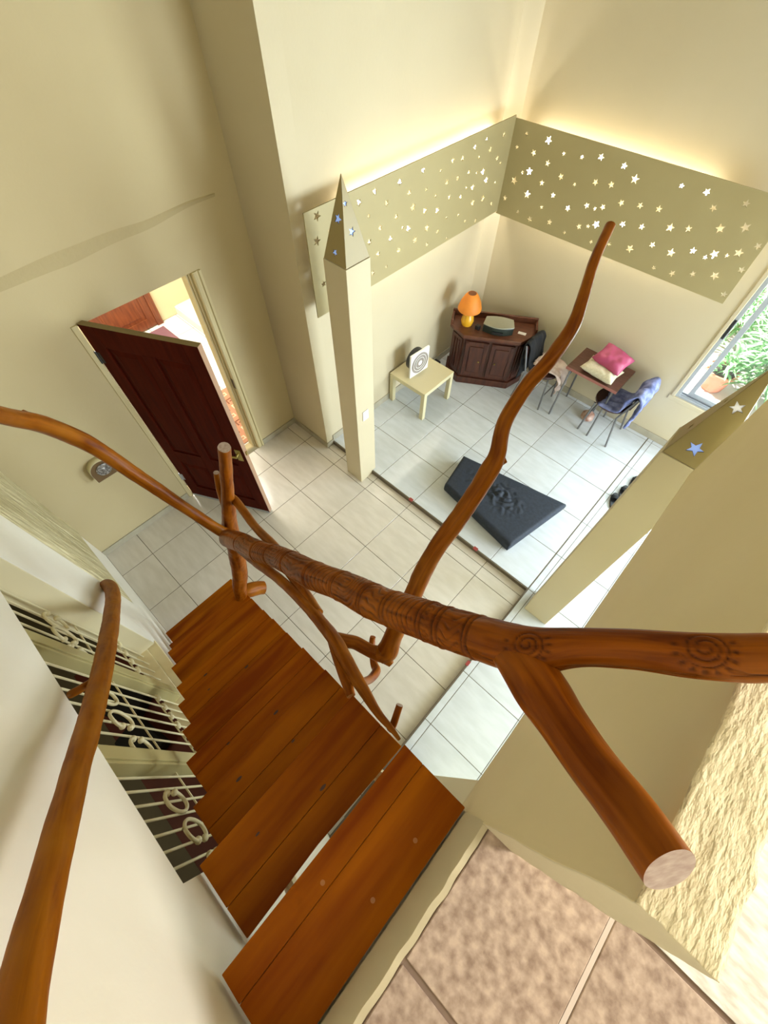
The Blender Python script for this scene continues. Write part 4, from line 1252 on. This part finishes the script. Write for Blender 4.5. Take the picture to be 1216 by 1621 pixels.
# ------------------------------------------------------------------ steel chairs and draped clothes
def chair(loc, rz, label):
    c = empty('steel_chair', loc, rz, label, 'chair', 'steel chairs at the dark table')
    for s in (-1, 1):
        MB().tube([(-0.20, s * 0.185, 0.0), (-0.13, s * 0.18, 0.40), (-0.155, s * 0.18, 0.49), (-0.215, s * 0.18, 0.71)], 0.0105, 9).build('rear_leg', STEEL, c, smooth=True)
        MB().tube([(0.17, s * 0.155, 0.0), (0.145, s * 0.15, 0.425)], 0.0105, 9).build('front_leg', STEEL, c, smooth=True)
    pts = [(0.19 * math.cos(a) + 0.01, 0.195 * math.sin(a)) for a in [2 * PI * i / 28 for i in range(28)]]
    MB().prism(pts, 0.425, 0.455).build('seat', SEATB, c, bevel=0.008)
    b = MB().tube([(-0.195, -0.18, 0.62), (-0.215, 0, 0.62), (-0.195, 0.18, 0.62)], 0.010, 8)
    MB().box(-0.012, 0.012, -0.17, 0.17, 0.56, 0.70).xf(Matrix.Translation((-0.075, 0, 0.0)) @ Matrix.Rotation(-0.2, 4, 'Y')).build('backrest', SEATB, c, bevel=0.006)
    MB().tube([(0.157, -0.15, 0.2), (0.157, 0.15, 0.2)], 0.008, 8).build('stretcher', STEEL, c, smooth=True)
    return c


chair((-1.345, 4.16, ZP), 0, 'steel chair with brown seat under the black jacket, beside the cabinet')
chair((-0.495, 4.215, ZP), PI, 'steel chair with round dark seat under the blue denim jacket')


def drape(name, prof, w0, w1, m, loc, rz, seed, label, amp=0.02, n=26, thick=0.012):
    """cloth hung along a side profile (x, z) with waves and creases, widths w0..w1"""
    P, _, _, _, _, L = spine([(x, 0, z, 0.01) for x, z in prof], 0.02)
    k = len(P)
    mb = MB()
    for i in range(k):
        t = i / (k - 1)
        for j in range(n + 1):
            v = j / n * 2 - 1
            ww = (w0 * (1 - t) + w1 * t) / 2 * (1 + 0.10 * noise.noise(Vector((t * 4 + seed, 0 if v < 0 else 5, 1))))
            d = amp * noise.noise(Vector((t * 3.5 + seed, v * 2.6, 2))) + amp * 0.5 * noise.noise(Vector((t * 9 + seed, v * 6, 7)))
            q = P[i]
            mb.v.append((q.x + d, v * ww, q.z + d * 0.6 - 0.02 * abs(v) ** 3))
    for i in range(k - 1):
        for j in range(n):
            mb.f.append((i * (n + 1) + j, i * (n + 1) + j + 1, (i + 1) * (n + 1) + j + 1, (i + 1) * (n + 1) + j))
    o = mb.build(name, m, None, smooth='all', loc=loc)
    o.rotation_euler.z = rz
    md_ = o.modifiers.new('thick', 'SOLIDIFY')
    md_.thickness = thick
    md_.offset = 0
    return tag(o, label, 'clothing')


drape('black_jacket', [(-0.225, 0.26), (-0.235, 0.50), (-0.250, 0.70), (-0.215, 0.745), (-0.175, 0.70), (-0.145, 0.56), (-0.11, 0.475), (-0.05, 0.468)], 0.32, 0.30, BLACKC,
      (-1.345, 4.16, ZP), 0, 2.0, 'black jacket hung over the back of the chair beside the cabinet')
drape('pale_cloth', [(-0.10, 0.53), (-0.02, 0.52), (0.10, 0.53), (0.20, 0.50), (0.245, 0.40), (0.25, 0.28)], 0.30, 0.24, PALEC, (-1.345, 4.17, ZP), 0, 6.0,
      'pale pinkish cloth heaped on the seat of the chair beside the cabinet', amp=0.05)
drape('denim_jacket', [(-0.255, 0.38), (-0.255, 0.56), (-0.265, 0.715), (-0.215, 0.765), (-0.165, 0.71), (-0.135, 0.57), (-0.09, 0.490), (0.10, 0.475)], 0.44, 0.40, DENIM,
      (-0.495, 4.215, ZP), PI, 11.0, 'blue denim jacket draped over the chair right of the dark table', amp=0.035, thick=0.022)
bagm = MB().lathe([(0.05, 0.0), (0.075, 0.02), (0.07, 0.07), (0.03, 0.11), (0.012, 0.13)], 16)
b_ = bagm.build('cloth_bag', mat('brown_white_cloth', (0.22, 0.09, 0.05), 0.85, var=(0.55, 0.42, 0.36), vscale=14), None, smooth=True, loc=(-0.675, 4.28, ZP))
tag(b_, 'small brown and white cloth bag on the floor under the dark table', 'bag')

# slippers half hidden by the right column
for k, (x, y, rz, lb) in enumerate(((0.13, 3.40, 0.3, 'black slipper nearer the right column'), (0.155, 3.56, 0.2, 'middle black slipper of those beyond the right column'), (0.18, 3.76, 0.1, 'black slipper farthest from the right column, near the window wall'))):
    g = empty('slipper', (x, y, ZP), rz, lb, 'slipper', 'black slippers beyond the right column')
    MB().prism([(0.04 * math.cos(a) * (1 + .15 * math.sin(a)), 0.115 * math.sin(a)) for a in [2 * PI * i / 20 for i in range(20)]], 0, 0.022).build('sole', BLACKP, g, bevel=0.004)
    mb = MB()
    for i in range(6):
        for j in range(9):
            a = PI * j / 8
            mb.v.append((0.042 * math.cos(a), 0.0 + 0.013 * i, 0.018 + (0.045 - 0.005 * i) * math.sin(a)))
    for i in range(5):
        for j in range(8):
            mb.f.append((i * 9 + j, i * 9 + j + 1, (i + 1) * 9 + j + 1, (i + 1) * 9 + j))
    mb.build('strap', BLACKC, g, smooth='all')

# ------------------------------------------------------------------ dark trapezoid floor cushion
def cushion():
    poly = [Vector((-1.365, 2.735)), Vector((-1.270, 2.285)), Vector((-0.350, 2.135)), Vector((-0.190, 2.955))]
    c = sum(poly, Vector((0, 0))) / 4
    H_ = 0.13
    n = 90
    bm = bmesh.new()
    grid = {}
    for side in (0, 1):
        for i in range(n + 1):
            for j in range(n + 1):
                u, v = i / n, j / n
                p = (poly[1] * (1 - u) + poly[2] * u) * (1 - v) + (poly[0] * (1 - u) + poly[3] * u) * v
                eu, ev = min(u, 1 - u), min(v, 1 - v)
                du = eu * (poly[3] - poly[0]).length
                dv = ev * 0.55
                d = min(du, dv)
                rr = 0.045
                f_ = math.sqrt(max(0, 1 - (1 - min(d / rr, 1)) ** 2))
                z = H_ / 2 + (1 if side else -1) * H_ / 2 * (0.35 + 0.65 * f_)
                if side:
                    cm = math.exp(-(((u - 0.47) / 0.26) ** 2 + ((v - 0.52) / 0.22) ** 2))
                    q = Vector((p.x * 15, p.y * 15, 3))
                    z += cm * 0.026 * (abs(noise.noise(q)) * 2 - 0.5) + cm * 0.012 * noise.noise(q * 2.4) + 0.004 * noise.noise(Vector((p.x * 4, p.y * 4, 8)))
                k = 0.985 + 0.015 * f_
                pp = c + (p - c) * (1 - 0.02 * (1 - f_))
                grid[(side, i, j)] = bm.verts.new((pp.x - c.x, pp.y - c.y, max(z, 0)))
    for side in (0, 1):
        for i in range(n):
            for j in range(n):
                q = [grid[(side, i, j)], grid[(side, i + 1, j)], grid[(side, i + 1, j + 1)], grid[(side, i, j + 1)]]
                bm.faces.new(q if side else q[::-1])
    for t in range(n):
        for (a, b) in (((t, 0), (t + 1, 0)), ((n, t), (n, t + 1)), ((n - t, n), (n - t - 1, n)), ((0, n - t), (0, n - t - 1))):
            bm.faces.new([grid[(0, *a)], grid[(0, *b)], grid[(1, *b)], grid[(1, *a)]])
    me = bpy.data.meshes.new('floor_cushion')
    bm.to_mesh(me)
    bm.free()
    me.shade_smooth()
    me.materials.append(MATT)
    o = link('floor_cushion', me, None, None, (c.x, c.y, ZP))
    return tag(o, 'large dark trapezoid floor cushion with creased top on the white tiles', 'cushion')


cushion()

# ------------------------------------------------------------------ garden outside the window
struct(box('ground_garden', PAVE, (-3.5, 6.0, YB + 0.17, 14.0, -0.3, -0.02)))
struct(box('wall_garden', OUTW, (-3.5, 6.0, 13.6, 13.8, -0.3, 3.0)))


def leaf_mesh(name, n, spread, h, seed, length=0.34, width=0.045, droop=0.6):
    rn = random.Random(seed)
    v, f = [], []
    for i in range(n):
        az = rn.uniform(0, 2 * PI)
        r0 = spread * math.sqrt(rn.random()) * 0.6
        z0 = h * rn.uniform(0.15, 1.0)
        el = rn.uniform(0.1, 1.1)
        ln = length * rn.uniform(0.6, 1.25)
        p = Vector((r0 * math.cos(az), r0 * math.sin(az), z0))
        az += rn.uniform(-0.8, 0.8)
        side = Vector((-math.sin(az), math.cos(az), 0))
        k = len(v)
        for s in range(5):
            t = s / 4
            w = width * math.sin(PI * (0.12 + 0.86 * t)) * 0.5
            v += [tuple(p - side * w), tuple(p + side * w)]
            e2 = el - droop * 1.8 * t
            p = p + Vector((math.cos(az) * math.cos(e2), math.sin(az) * math.cos(e2), math.sin(e2))) * ln / 4
        for s in range(4):
            f.append((k + 2 * s, k + 2 * s + 1, k + 2 * s + 3, k + 2 * s + 2))
    me = bpy.data.meshes.new(name)
    me.from_pydata(v, [], f)
    me.shade_smooth()
    me.materials.append(LEAF)
    return me


PL = [('leafy green garden shrub just outside the window, behind the pot', (0.62, 6.15, 0), 620, 0.55, 0.85),
      ('tall arching green plant in the middle of the garden window', (1.25, 6.7, 0), 760, 0.7, 1.15),
      ('green shrub at the right of the garden window', (1.9, 6.1, 0), 620, 0.6, 0.9),
      ('pale green bush farther back in the garden', (0.7, 7.9, 0), 700, 0.8, 1.2),
      ('broad green bush at the back right of the garden', (2.0, 8.2, 0), 800, 0.9, 1.4),
      ('dense green bush at the far back of the garden', (1.2, 9.9, 0), 900, 1.2, 1.7),
      ('spreading fern-like plant left of the other garden shrubs', (-0.1, 7.1, 0), 600, 0.7, 0.7),
      ('leafy bush beyond the fern-like plant, at the left of the garden', (0.1, 8.7, 0), 800, 0.9, 1.2)]
for i, (lb, loc, n, sp, h) in enumerate(PL):
    g = empty('garden_shrub', loc, i * 1.1, lb, 'shrub', 'garden shrubs beyond the window')
    fo = link('foliage', leaf_mesh('foliage', n, sp, h, i + 3, 0.36 if i % 2 else 0.26, 0.05 if i % 2 else 0.035), None, g)
    fo['kind'] = 'stuff'
    for k in range(3):
        a = k * 2.1 + i
        MB().tube([(0.05 * math.cos(a), 0.05 * math.sin(a), -0.03), (0.25 * sp * math.cos(a), 0.25 * sp * math.sin(a), h * 0.5), (0.4 * sp * math.cos(a), 0.4 * sp * math.sin(a), h * 0.85)], 0.014, 6).build('stem', TRUNK, g)
pt = empty('flower_pot', (0.20, 5.95, -0.02), 0, 'terracotta flower pot standing outside the window', 'pot')
MB().lathe([(0.11, 0), (0.13, 0.02), (0.165, 0.22), (0.185, 0.225), (0.187, 0.265), (0.165, 0.268), (0.155, 0.24), (0.001, 0.24)], 28).build('pot_body', POT, pt, smooth=True)
MB().lathe([(0.15, 0.241), (0.08, 0.252), (0.001, 0.256)], 16).build('soil', SOIL, pt, smooth='all')
f2 = link('foliage', leaf_mesh('foliage', 60, 0.14, 0.30, 77, 0.22, 0.04), None, pt, (0, 0, 0.2))
f2['kind'] = 'stuff'
